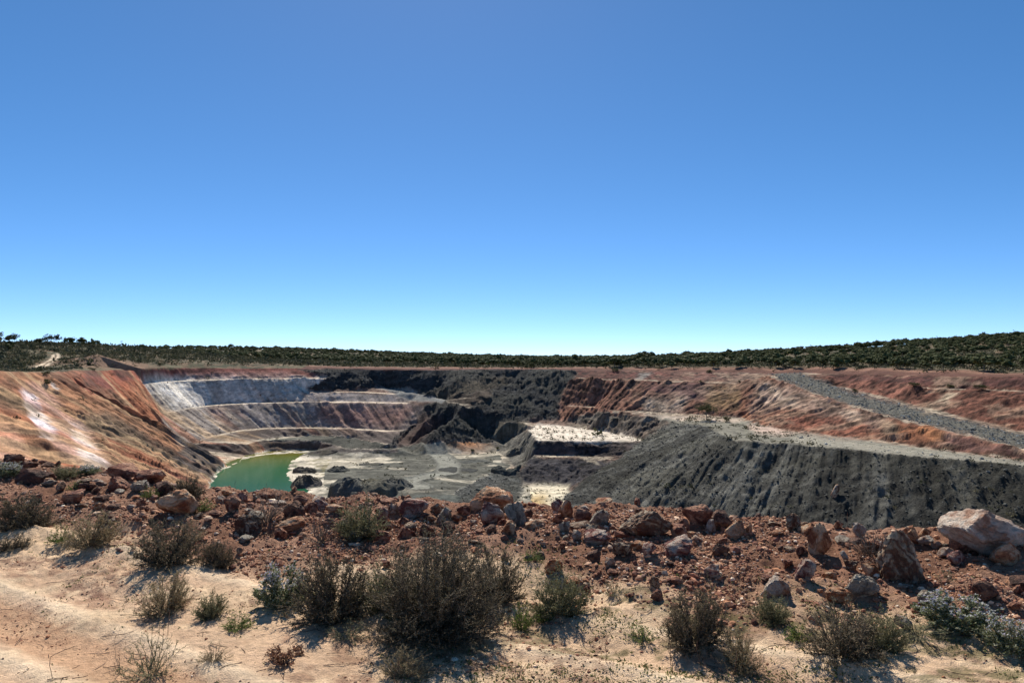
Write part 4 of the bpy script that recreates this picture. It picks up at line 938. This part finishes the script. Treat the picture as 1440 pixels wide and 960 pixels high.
PR = {'big': shrub_proto(1, 'big', 230, 17, 20), 'grey': shrub_proto(2, 'grey', 90, 14, 15), 'grey2': shrub_proto(3, 'grey', 80, 14, 14), 'pale': shrub_proto(4, 'pale', 80, 13, 13), 'tan': shrub_proto(5, 'tan', 76, 13, 12), 'tan2': shrub_proto(6, 'tan', 40, 9, 8),
      'flower': shrub_proto(7, 'flower', 84, 8, 13), 'green': shrub_proto(8, 'green', 40, 7, 9), 'dead': shrub_proto(9, 'dead', 30, 7, 0), 'black': shrub_proto(10, 'black', 12, 6, 0), 'dry': shrub_proto(11, 'dry', 30, 6, 7, .8), 'thin': shrub_proto(12, 'pale', 34, 7, 6), 'tangle': shrub_proto(14, 'dead', 60, 8, 0), 'twig': shrub_proto(13, 'dead', 7, 3, 0)}
PLANTS = [
 (615,903,215,142,'big','biggest bush, dense dark grey-green, wide and round on the sand'),
 (470,877,118,112,'grey','dark round bush between the white-flowered bush and the biggest bush'),
 (548,868,100,78,'pale','lighter olive bush pressed against the front of the biggest bush'),
 (700,850,80,84,'grey2','dark bush merging with the biggest bush above the green herb'),
 (398,856,66,72,'flower','white-flowered silver bush with a black shadow below'),
 (785,873,84,70,'pale','pale twiggy bush beside the bright green herb'),
 (978,922,96,100,'grey','tall dark bush below the maroon and pink stone'),
 (1040,948,64,66,'tan','pale bush in front of the tall dark bush'),
 (1086,878,58,46,'pale','small green-grey bush below the pale pyramid boulder'),
 (1186,932,120,82,'grey2','wide sprawling dark bush below the mottled orange boulder'),
 (1240,915,66,58,'pale','lighter wing of bush beside the wide sprawling one'),
 (1345,890,92,54,'flower','low silver bush with lilac flowers below the dark brown boulder'),
 (1424,925,66,60,'flower','lilac-flowered bush cut by the edge of the picture'),
 (35,742,86,60,'grey','dark olive bush at the end of the stony ridge'),
 (128,777,70,56,'tan','open twiggy tan bush with a hollow middle on the sand'),
 (84,772,40,28,'green','small green tussock beside the hollow twiggy bush'),
 (236,800,94,70,'grey2','dark-hearted bush below the big wedge boulder'),
 (268,770,60,44,'tan2','pale feathery bush rising behind the dark-hearted one'),
 (306,800,50,48,'grey','small brown-grey bush standing by itself above the sand'),
 (232,866,76,64,'tan','tan dome-shaped bush with a streaky shadow on the sand'),
 (299,870,48,42,'pale','small bush between the tan dome and the white-flowered bush'),
 (333,888,50,24,'green','low green clump in front of the white-flowered bush'),
 (212,958,98,70,'thin','spiky sparse bush near the wheel ruts'),
 (300,934,48,30,'tan2','small dry tuft beside the spiky sparse bush'),
 (401,932,66,32,'dry','flat dead clump of curled red-brown leaves'),
 (574,958,68,46,'tan','lonely pale bush on the sand below the biggest bush'),
 (505,763,80,58,'pale','green-grey bush on the ridge beside the pink upright stone'),
 (452,768,62,54,'dead','brown twiggy bush by the glowing orange boulder'),
 (375,745,76,56,'dead','thorny grey dead bush over the striped tan boulder'),
 (262,704,50,36,'grey','grey bush behind the big wedge boulder'),
 (288,722,36,18,'green','green patch of leaves between the wedge boulder and the lake'),
 (12,673,44,24,'flower','silver bush behind the broad brown slab'),
 (92,675,50,20,'pale','pale low bush on the skyline beneath the white streaked wall'),
 (124,668,34,14,'flower','small whitish bush beside the pale low one'),
 (108,688,30,14,'green','green sprig in front of the whitish bush'),
 (210,702,28,18,'green','green sprig in the shade of the grey block'),
 (653,784,34,44,'black','small black dead shrub on the red gravel'),
 (1226,784,92,38,'tangle','tangle of bleached dead twigs beside the swirled boulder'),
 (1056,868,40,50,'black','thin dark dead shrub above the small green-grey bush'),
 (16,775,56,24,'grey2','low dark mat of twigs at the edge of the sand'),
 (747,790,32,16,'green','tiny green bush on the gravel below the arched heap'),
 (735,888,36,44,'green','bright leafy green herb in the gap between two bushes'),
 (765,876,34,28,'green','second green herb under the pale twiggy bush'),
 (905,905,50,20,'green','low green herb before the tall dark bush'),
 (1125,905,50,30,'green','green clump beside the wide sprawling bush'),
 (490,905,70,30,'thin','ragged skirt of twigs at the foot of the dark round bush'),
 (725,958,44,46,'twig','few bare upright stems on the pale sand'),
 (25,792,24,14,'twig','tiny reddish dry sprig alone on the sand'),
 (170,952,44,66,'twig','bare forked stem beside the spiky sparse bush'),
 (865,842,44,24,'thin','little twiggy bush at the foot of the gravel'),
 (1330,818,34,18,'thin','small sprig on the gravel above the silver bush'),
 (1290,905,90,30,'thin','grassy fringe beyond the pink and white stone'),
]
rgS = random.Random(3)
for px, pb, w_, h_, kd, lab in PLANTS:
    h0 = at(px, min(pb, 957), 2.5, 20)
    if h0 is None or inside1(h0[0], h0[1]): h0 = on_brink(px, pb)
    if h0 is None: print('no ground', lab); continue
    x0, y0, z0 = h0
    if pb > 957: k_ = (957-HOR)/(pb-HOR); y0 *= k_; x0 *= k_; z0 = H(x0, y0)
    ww = w_*y0/F; hh = h_*y0/F; dd = ww*.85; yc = y0+dd*.25; hh *= (yc/y0)
    r_ = obj('dead_shrub' if kd in ('dead', 'black', 'twig', 'tangle') else 'herb' if kd == 'green' else 'shrub', None, None, label=lab, cat='plant' if kd == 'green' else 'bush', group='low plants along the pit edge', loc=(x0*yc/y0, yc, H(x0*yc/y0, yc)-.01), rot=(0, 0, rgS.uniform(0, 6.28)), scale=(ww*1.08, dd, hh*(.94 if kd == 'big' else .9)))
    st_, lf_, fl_ = PR[kd]
    obj('branches', st_, PM['stem'], r_)
    if lf_: obj('foliage', lf_, PM['leaf'], r_)
    if fl_: obj('blossoms', fl_, PM['leaf'], r_)
print('shrubs', round(time.time()-T0, 1))

# ground cover: short green and dry blades between the bushes
rg = np.random.default_rng(21); n_ = 60000; Y = 3.2*np.exp(rg.uniform(0, 1, n_)*math.log(11/3.2)); X = Y*np.tan(rg.uniform(-.66, .66, n_)); ins = inpoly(X, Y, rim_poly); d = dpoly(X, Y, BRINK)*np.where(ins, -1, 1)
g1 = sm(.52, .66, fbm(X/.55, Y/.35, 181, 4))*sm(-1.2, 1.0, X)*sm(4.4, 3.2, d)*sm(1.3, 2.2, d) + .5*sm(.58, .7, fbm(X/.5, Y/.4, 185, 3))*sm(4.0, 2, d)*(X > -3.2)*sm(.8, 1.6, d)*sm(3, 0, X)
k = (rg.uniform(0, 1, n_) < g1*.6 + .004) & (~ins); X, Y = X[k], Y[k]; Zg = height(X, Y)
rep_ = 6; X = np.repeat(X, rep_)+rg.normal(0, .022, len(X)*rep_); Y = np.repeat(Y, rep_)+rg.normal(0, .022, len(Zg)*rep_); Zg = np.repeat(Zg, rep_); n_ = len(X)
V_, F_ = leaves(np.stack([X, Y, Zg-.003], 1), rg.normal(0, 1., (n_, 3))*np.array([1, 1, .3])+np.array([0, 0, .5]), rg.uniform(.008, .028, n_), rg.uniform(.004, .011, n_), rg)
cc = np.array([S(104,116,58), S(84,98,50), S(134,128,84), S(150,132,96), S(70,82,42)])[rg.integers(0, 5, n_)]*rg.uniform(.7, 1.2, (n_, 1))
obj('ground_cover', mesh_np('ground_cover', V_, F_, False, np.repeat(cc, 4, 0)), PM['leaf'], kind='stuff', label='short green herbs and dry grass on the sand')
# dead twigs and stalks lying on the sand
segs = []; rg = np.random.default_rng(23)
for _ in range(520):
    y_ = 3.3*math.exp(rg.uniform(0, 1)*math.log(2.7)); x_ = y_*rg.uniform(-.72, .72); a_ = rg.uniform(0, 6.28); L_ = rg.uniform(.03, .16); up = rg.uniform() < .14
    if inside1(x_, y_): continue
    z_ = H(x_, y_)+.004; p_ = np.array([x_, y_, z_])
    for k_ in range(3):
        q_ = p_+(np.array([rg.normal(0, .01), rg.normal(0, .01), L_*.5]) if up else np.array([math.cos(a_), math.sin(a_), rg.uniform(-.05, .12)])*L_/3*1.2); q_[2] = max(q_[2], z_-.002); segs.append((*p_, *q_, .0022, .0014)); p_ = q_; a_ += rg.normal(0, .4)
V_, F_ = tubes(segs); obj('twig_litter', mesh_np('twig_litter', V_, F_, True, np.repeat(S(104,82,68)[None]*rg.uniform(.5, 1.2, (len(segs), 1)), 6, 0)), PM['stem'], kind='stuff', label='dry twigs and stalks littering the sand')

# ------------------------------------------------------------------ trees
M_far = attr_mat('eucalypt_leaf', .8, 1.5, .75, 1.25, .1, .2); M_trunk = attr_mat('eucalypt_bark', .9, 4)
def tree_proto(seed, nl, nlobes, h=1.0, spread=.5, umb=.35, leaf=.05, under=.0):
    rg = np.random.default_rng(seed); segs = []; fork = rg.uniform(.18, .35); segs.append((0, 0, -.05, rg.normal(0, .015), rg.normal(0, .015), fork, .022, .016)); LPs = []; f0 = np.array(segs[0][3:6])
    for k_ in range(nlobes):
        a_ = 2*np.pi*(k_+rg.uniform(-.3, .3))/nlobes; rr_ = spread*rg.uniform(.25, .72) if k_ else 0; c_ = np.array([math.cos(a_)*rr_, math.sin(a_)*rr_, 1-umb*rg.uniform(.35, .9)-rr_*.35])
        m_ = (f0+c_)/2+rg.normal(0, .03, 3); segs.append((*f0, *m_, .013, .009)); segs.append((*m_, *c_, .009, .003))
        n1_ = nl//nlobes; v_ = rg.normal(size=(n1_, 3)); v_ /= np.linalg.norm(v_, axis=1)[:, None]; v_ *= (rg.uniform(.25, 1, n1_)**.5)[:, None]
        nclump = max(3, n1_//14); cl = v_[:nclump]; pk = cl[rg.integers(0, nclump, n1_)]*.95+v_*.28
        LPs.append(c_+pk*np.array([.27*spread/.5, .27*spread/.5, .17+.05*rg.uniform()])*rg.uniform(.75, 1.2))
    if under: 
        v_ = rg.normal(0, .22, (int(nl*under), 3)); v_[:, 2] = rg.uniform(.0, .5, len(v_)); LPs.append(v_)
    LPs = np.concatenate(LPs); LPs[:, 2] = np.maximum(LPs[:, 2], .02); n_ = len(LPs)
    V1, F1 = tubes(segs); V2, F2 = leaves(LPs, rg.normal(size=(n_, 3)), rg.uniform(.6, 1.5, n_)*leaf, rg.uniform(.5, 1.1, n_)*leaf*.75, rg)
    cc = np.array([S(78,82,50), S(62,70,42), S(96,96,58), S(52,60,38), S(84,80,54)])[rg.integers(0, 5, n_)]*rg.uniform(.75, 1.2, (n_, 1))
    return V1, F1, np.repeat(S(132,120,104)[None], len(V1), 0), V2, F2, np.repeat(cc, 4, 0)
def low_tree(seed):
    rg = np.random.default_rng(seed); V1, F1, c1, V2, F2, c2 = tree_proto(seed, 80, 5, spread=.62, umb=.45, leaf=.10, under=.1)
    v, f_ = ICO[2]; VV_ = []; FF_ = []; off_ = 0
    for k_ in range(8):
        a_ = rg.uniform(0, 6.28); rr_ = .34*math.sqrt(rg.uniform()) if k_ else 0; c_ = np.array([math.cos(a_)*rr_, math.sin(a_)*rr_, .80-rr_*.7-rg.uniform(0, .22)]); s_ = np.array([.24, .24, .17])*rg.uniform(.7, 1.15)
        VV_.append(c_+v*s_*rg.uniform(.6, 1.2, (len(v), 1))); FF_.append(f_+off_); off_ += len(v)
    VV_ = np.concatenate(VV_); VV_[:, 2] = np.maximum(VV_[:, 2], .05); FF_ = np.concatenate(FF_); FF_ = np.concatenate([FF_, FF_[:, 2:3]], 1) if False else FF_
    # triangles as pointed quads so that crown lobes and loose leaves share one mesh
    tri = VV_[FF_]; mid = (tri[:, 0]+tri[:, 2])/2; q_ = np.stack([tri[:, 0], tri[:, 1], tri[:, 2], mid], 1).reshape(-1, 3)
    n_ = len(tri); keep = np.repeat(rg.uniform(0, 1, n_) > .16, 4); q_ = q_[keep]; m_ = len(q_)//4
    cc = np.array([S(92,96,58), S(80,86,52), S(106,104,66), S(70,78,46)])[rg.integers(0, 4, m_)]*rg.uniform(.8, 1.2, (m_, 1))
    return V1, F1, c1, np.concatenate([V2, q_]), np.concatenate([F2, np.arange(m_*4).reshape(-1, 4)+len(V2)]), np.concatenate([c2*.95, np.repeat(cc*.92, 4, 0)])
LOW = [low_tree(40+k_) for k_ in range(7)]
def join2(p_): return np.concatenate([p_[0], p_[3]]), np.concatenate([p_[1], p_[4]+len(p_[0])]), np.concatenate([p_[2], p_[5]])
LOWJ = [join2(p_) for p_ in LOW]
LOWM = [(mesh_np('trunk', p_[0], p_[1], True, p_[2]), mesh_np('crown', p_[3], p_[4], False, p_[5])) for p_ in LOW]
rg = np.random.default_rng(31); n_ = 60000
Y = np.sqrt(rg.uniform(200**2, 2000**2, n_)); X = Y*rg.uniform(-.78, .80, n_); ins = inpoly(X, Y, rim_poly); dr = dpoly(X, Y, rim_poly)
ang = X/Y; gap = np.interp(ang, [-.7, -.55, -.45, -.3, -.12, 0, .1, .3, .7], [70, 110, 120, 80, 34, 14, 7, 4, 4])
hill = gs(X, Y, -258, 392, 90, 80)
dens = sm(0, 10, dr-gap)*(~ins)*np.where(Y < 620, 1.0, np.where(Y < 1000, .42, .22))*(1-.93*np.clip(hill*1.6, 0, 1))*(.35+.9*sm(.35, .55, fbm(X/45, Y/45, 191, 3)))
k = rg.uniform(0, 1, n_) < dens*.85; X, Y, dr = X[k], Y[k], dr[k]; Zt = height(X, Y); n_ = len(X)
ht = rg.uniform(3.0, 5.2, n_)*np.where(Y > 620, 1.15, 1.0)*np.where(rg.uniform(0, 1, n_) < .05, 1.35, 1)
wd = ht*rg.uniform(1.15, 1.75, n_)
order = np.argsort(Y/ht); vis = [q_ for q_ in order if abs(X[q_]/Y[q_]) < .70][:230]; vis_set = np.zeros(n_, bool); vis_set[vis] = True
print('forest', n_)
trees_named = []
def zone_words(a_, b_):
    px_ = 720+F*a_/b_
    L_ = [(0,'behind the two-track'),(150,'beyond the white benches'),(300,'beyond the red band'),(430,'near the leaning post'),(520,'above the black dump'),(640,'beyond the rim road'),(747,'past the round rim bush'),(830,'above the red bench'),(930,'above the collapsed wall'),(1030,'over the ramp head'),(1120,'past the ramp head'),(1210,'above the upper bench'),(1300,'above the bench bushes'),(1390,'under the wooded hill')]
    return [t_ for p_, t_ in L_ if p_ <= max(px_, 0)][-1]
kinds_ = ['squat', 'broad', 'slender', 'dense', 'ragged', 'open-crowned', 'domed']; ordw = ['first', 'second', 'third', 'fourth', 'fifth', 'sixth', 'seventh', 'eighth', 'ninth', 'tenth', 'eleventh', 'twelfth', 'thirteenth', 'fourteenth', 'fifteenth', 'sixteenth']
rows_ = {}
for q_ in vis:
    v_ = int(rg.integers(0, 7)); zw = zone_words(X[q_], Y[q_])
    hwd = 'low' if ht[q_] < 4.4 else 'medium' if ht[q_] < 5.4 else 'tall'
    depth_ = 'front-row' if dr[q_] < 30 else 'second-row' if dr[q_] < 45 else 'set-back'
    rows_.setdefault((hwd, kinds_[v_], zw, depth_), []).append((X[q_]/Y[q_], q_, v_))
for key, L_ in rows_.items():
    L_.sort()
    for n2_, (_, q_, v_) in enumerate(L_):
        lab = '%s %s %s eucalypt %s' % (key[3], key[0], key[1], key[2]) + ('' if len(L_) == 1 else ', %s counted from the lake side' % ordw[n2_])
        r_ = obj('eucalypt_tree', None, None, label=lab, cat='tree', group='eucalypts beyond the pit rim', loc=(X[q_], Y[q_], Zt[q_]-.1), rot=(0, 0, rg.uniform(0, 6.28)), scale=(wd[q_]*.8, wd[q_]*.8, ht[q_]))
        obj('trunk', LOWM[v_][0], [M_trunk], r_); obj('crown', LOWM[v_][1], [M_far], r_)
rest = np.nonzero(~vis_set)[0]; VV = []; FF = []; CC = []; off = 0
for v_ in range(7):
    sel = rest[rest % 7 == v_]; a, b_, c_ = LOWJ[v_]; m_ = len(sel)
    th_ = rg.uniform(0, 6.28, m_)[:, None]; ax_ = a[None, :, 0]*np.cos(th_)-a[None, :, 1]*np.sin(th_); ay_ = a[None, :, 0]*np.sin(th_)+a[None, :, 1]*np.cos(th_)
    V2 = np.stack([ax_*wd[sel][:, None]*.8+X[sel][:, None], ay_*wd[sel][:, None]*.8+Y[sel][:, None], a[None, :, 2]*ht[sel][:, None]+Zt[sel][:, None]-.1], -1)
    VV.append(V2.reshape(-1, 3)); FF.append((b_[None]+(np.arange(m_)*len(a))[:, None, None]).reshape(-1, 4)+off); CC.append((c_[None]*rg.uniform(.75, 1.2, (m_, 1, 1))).reshape(-1, 3)); off += m_*len(a)
obj('woodland', mesh_np('woodland', np.concatenate(VV), np.concatenate(FF), False, np.concatenate(CC)), M_far, kind='stuff', label='grey green eucalypt woodland stretching to the horizon')
print('woodland', round(time.time()-T0, 1))

def full_tree(name, seed, x0, y0, z0, h_, w_, lab, group=None, cat='tree', nl=2600, lobes=8, umb=.4, leaf=.035, under=0):
    V1, F1, c1, V2, F2, c2 = tree_proto(seed, nl, lobes, spread=.5, umb=umb, leaf=leaf, under=under)
    r_ = obj(name, None, None, label=lab, cat=cat, group=group, loc=(x0, y0, z0-.05), scale=(w_, w_, h_))
    obj('trunk', mesh_np('trunk', V1, F1, True, c1), M_trunk, r_); obj('crown', mesh_np('crown', V2, F2, False, c2), M_far, r_)
h0 = at(994, 590.5, 180, 300)
full_tree('eucalypt_tree', 301, h0[0], h0[1], h0[2], 28*h0[1]/F, 32*h0[1]/F, 'umbrella-shaped tree standing by itself on the bench inside the pit', lobes=9, umb=.5)
h0 = at(1022, 593, 180, 300)
full_tree('bush', 302, h0[0], h0[1], h0[2], 10*h0[1]/F, 14*h0[1]/F, 'small bright green bush beside the umbrella-shaped pit tree', cat='bush', nl=900, lobes=4, umb=.8, leaf=.06, under=.4)
RB = [(747,517,17,12,'round dark bush alone on the far rim road'),(1286,543.5,15,8,'dark round bush at the start of the upper red bench'),(1338,545,13,6,'smaller middle bush on the upper red bench'),(1381,548,18,10,'broad bush at the middle of the upper red bench'),
      (1203,552,9,9,'dark bush on the slope beside the haul ramp'),(65,527,13,8,'bush on the rim under the two-track'),(66,542,12,12,'dark bush clinging to the red wall below the rim'),(985,538,5,4,'tiny bush on the crest of the collapsed red wall'),(1040,537,4,4,'tiny bush near the head of the ramp wall'),(866,522,14,7,'low bush on the rim above the red bench'),(998,524,10,6,'green bush on the rim above the red bench'),(130,520,10,5,'low bush on the rim beside the brown mound'),(225,514,8,6,'lone bush above the white benches'),(665,634,7,5,'green bush on the pale floor beside the orange puddle'),(700,632,6,5,'darker bush just past the orange puddle')]
for n_, (px, pb, w_, h_, lab) in enumerate(RB):
    h0 = at(px, pb, 100, 420)
    if h0 is None: print('nog', lab); continue
    full_tree('bush', 400+n_, h0[0], h0[1], h0[2], h_*h0[1]/F, w_*h0[1]/F*1.1, lab, 'bushes around the pit', 'bush', 500, 4, .85, .09, .5)
HT = [(-6,17,26,'dark tree cut by the edge of the picture on the hill'),(20,15,17,'first whole tree on the hill skyline'),(54,9,13,'low dark tree on the hill before the twin trees'),(64,13,10,'slim tree just behind the low dark one'),(71,15,12,'thin-stemmed half of the twin hill trees'),(80,17,13,'taller half of the twin hill trees'),(92,12,8,'small lone tree past the twin trees'),(110,6,9,'little flat tree on the hill skyline'),(118,7,9,'flat-crowned tree in the middle of the last three'),(128,10,13,'umbrella-crowned tree at the end of the hill skyline')]
for n_, (px, h_, w_, lab) in enumerate(HT):
    yy = 380; x0 = (px-720)/F*yy
    full_tree('eucalypt_tree', 500+n_, x0, yy, H(x0, yy), h_*yy/F*1.1, w_*yy/F*1.1, lab, 'trees on the hill skyline', 'tree', 900, 5, .5, .07)

# low scrub on benches, floors, rim and hill
rg = np.random.default_rng(41); n_ = 90000; Y = np.sqrt(rg.uniform(120**2, 480**2, n_)); X = Y*rg.uniform(-.74, .74, n_); Zb = bil(ras, X, Y); ins = inpoly(X, Y, rim_poly); i, j = zlook(X, Y, Zb, 0); cd = zcode[j, i]; dr = dpoly(X, Y, rim_poly); sl2 = bil(slope_r, X, Y)
hill = gs(X, Y, -258, 392, 110, 100)
pr = np.where(ins, np.where((cd == 2) & (X > 55) & (Zb > -24), .5*sm(.42, .55, fbm(X/9, Y/9, 201, 3)), 0) + np.where((cd == 2) & (Zb < -24), np.where(X > 2, .30, .06), 0) + np.where((cd == 3) & (X > 30), .03+.16*sm(70, 95, X), 0) + np.where((cd == 1) & (X < -100), .012, 0),
     .16*sm(3, 10, dr)*(Y < 420) + .5*hill*sm(2, 12, dr)*sm(.35, .55, fbm(X/12, Y/12, 205, 3)) + .10*(X < -100)*sm(8, 40, dr))
k = rg.uniform(0, 1, n_) < pr; td = dpoly(X, Y, trk); k &= td > 3; X, Y, ik = X[k], Y[k], ins[k]; Zk = height(X, Y); k = (Zk > -34.9) | (X > -55); X, Y, ik, Zk = X[k], Y[k], ik[k], Zk[k]; n_ = len(X)
sz = np.exp(rg.normal(-.35, .4, n_))*np.where(ik, .8, 1.6); m_ = 16
ps = np.repeat(np.stack([X, Y, Zk], 1), m_, 0)+rg.normal(0, 1, (n_*m_, 3))*np.repeat(sz, m_)[:, None]*np.array([.4, .4, .16])+np.array([0, 0, .22])*np.repeat(sz, m_)[:, None]
V_, F_ = leaves(ps, rg.normal(size=(n_*m_, 3))+np.array([0, 0, .4]), np.repeat(sz, m_)*rg.uniform(.3, .6, n_*m_), np.repeat(sz, m_)*rg.uniform(.2, .4, n_*m_), rg)
cc = np.repeat(np.array([S(88,88,66), S(72,74,54), S(104,98,74), S(64,66,50)])[rg.integers(0, 4, n_)], m_, 0)
obj('low_scrub', mesh_np('low_scrub', V_, F_, False, np.repeat(cc, 4, 0)), M_far, kind='stuff', label='low grey green scrub dotted over benches, rim and hill')
print('scrub', n_)

# leaning post on the far rim
h0 = at(434, 514.5, 300, 420)
if h0:
    Lp = 11*h0[1]/F
    r_ = obj('leaning_post', None, None, label='thin dark post leaning over on the far rim', cat='post', loc=h0, rot=(0, -.32, 0))
    V_, F_ = tubes([(0, 0, -.3, 0, 0, Lp, .17, .1)]); obj('shaft', mesh_np('shaft', V_, F_, False, np.repeat(S(60,52,46)[None], 6, 0)), M_trunk, r_)
    V_, F_ = tubes([(0, 0, Lp*.55, .9, 0, .1, .09, .09)]); obj('brace', mesh_np('brace', V_, F_, False, np.repeat(S(60,52,46)[None], 6, 0)), M_trunk, r_)
print('done', round(time.time()-T0, 1))
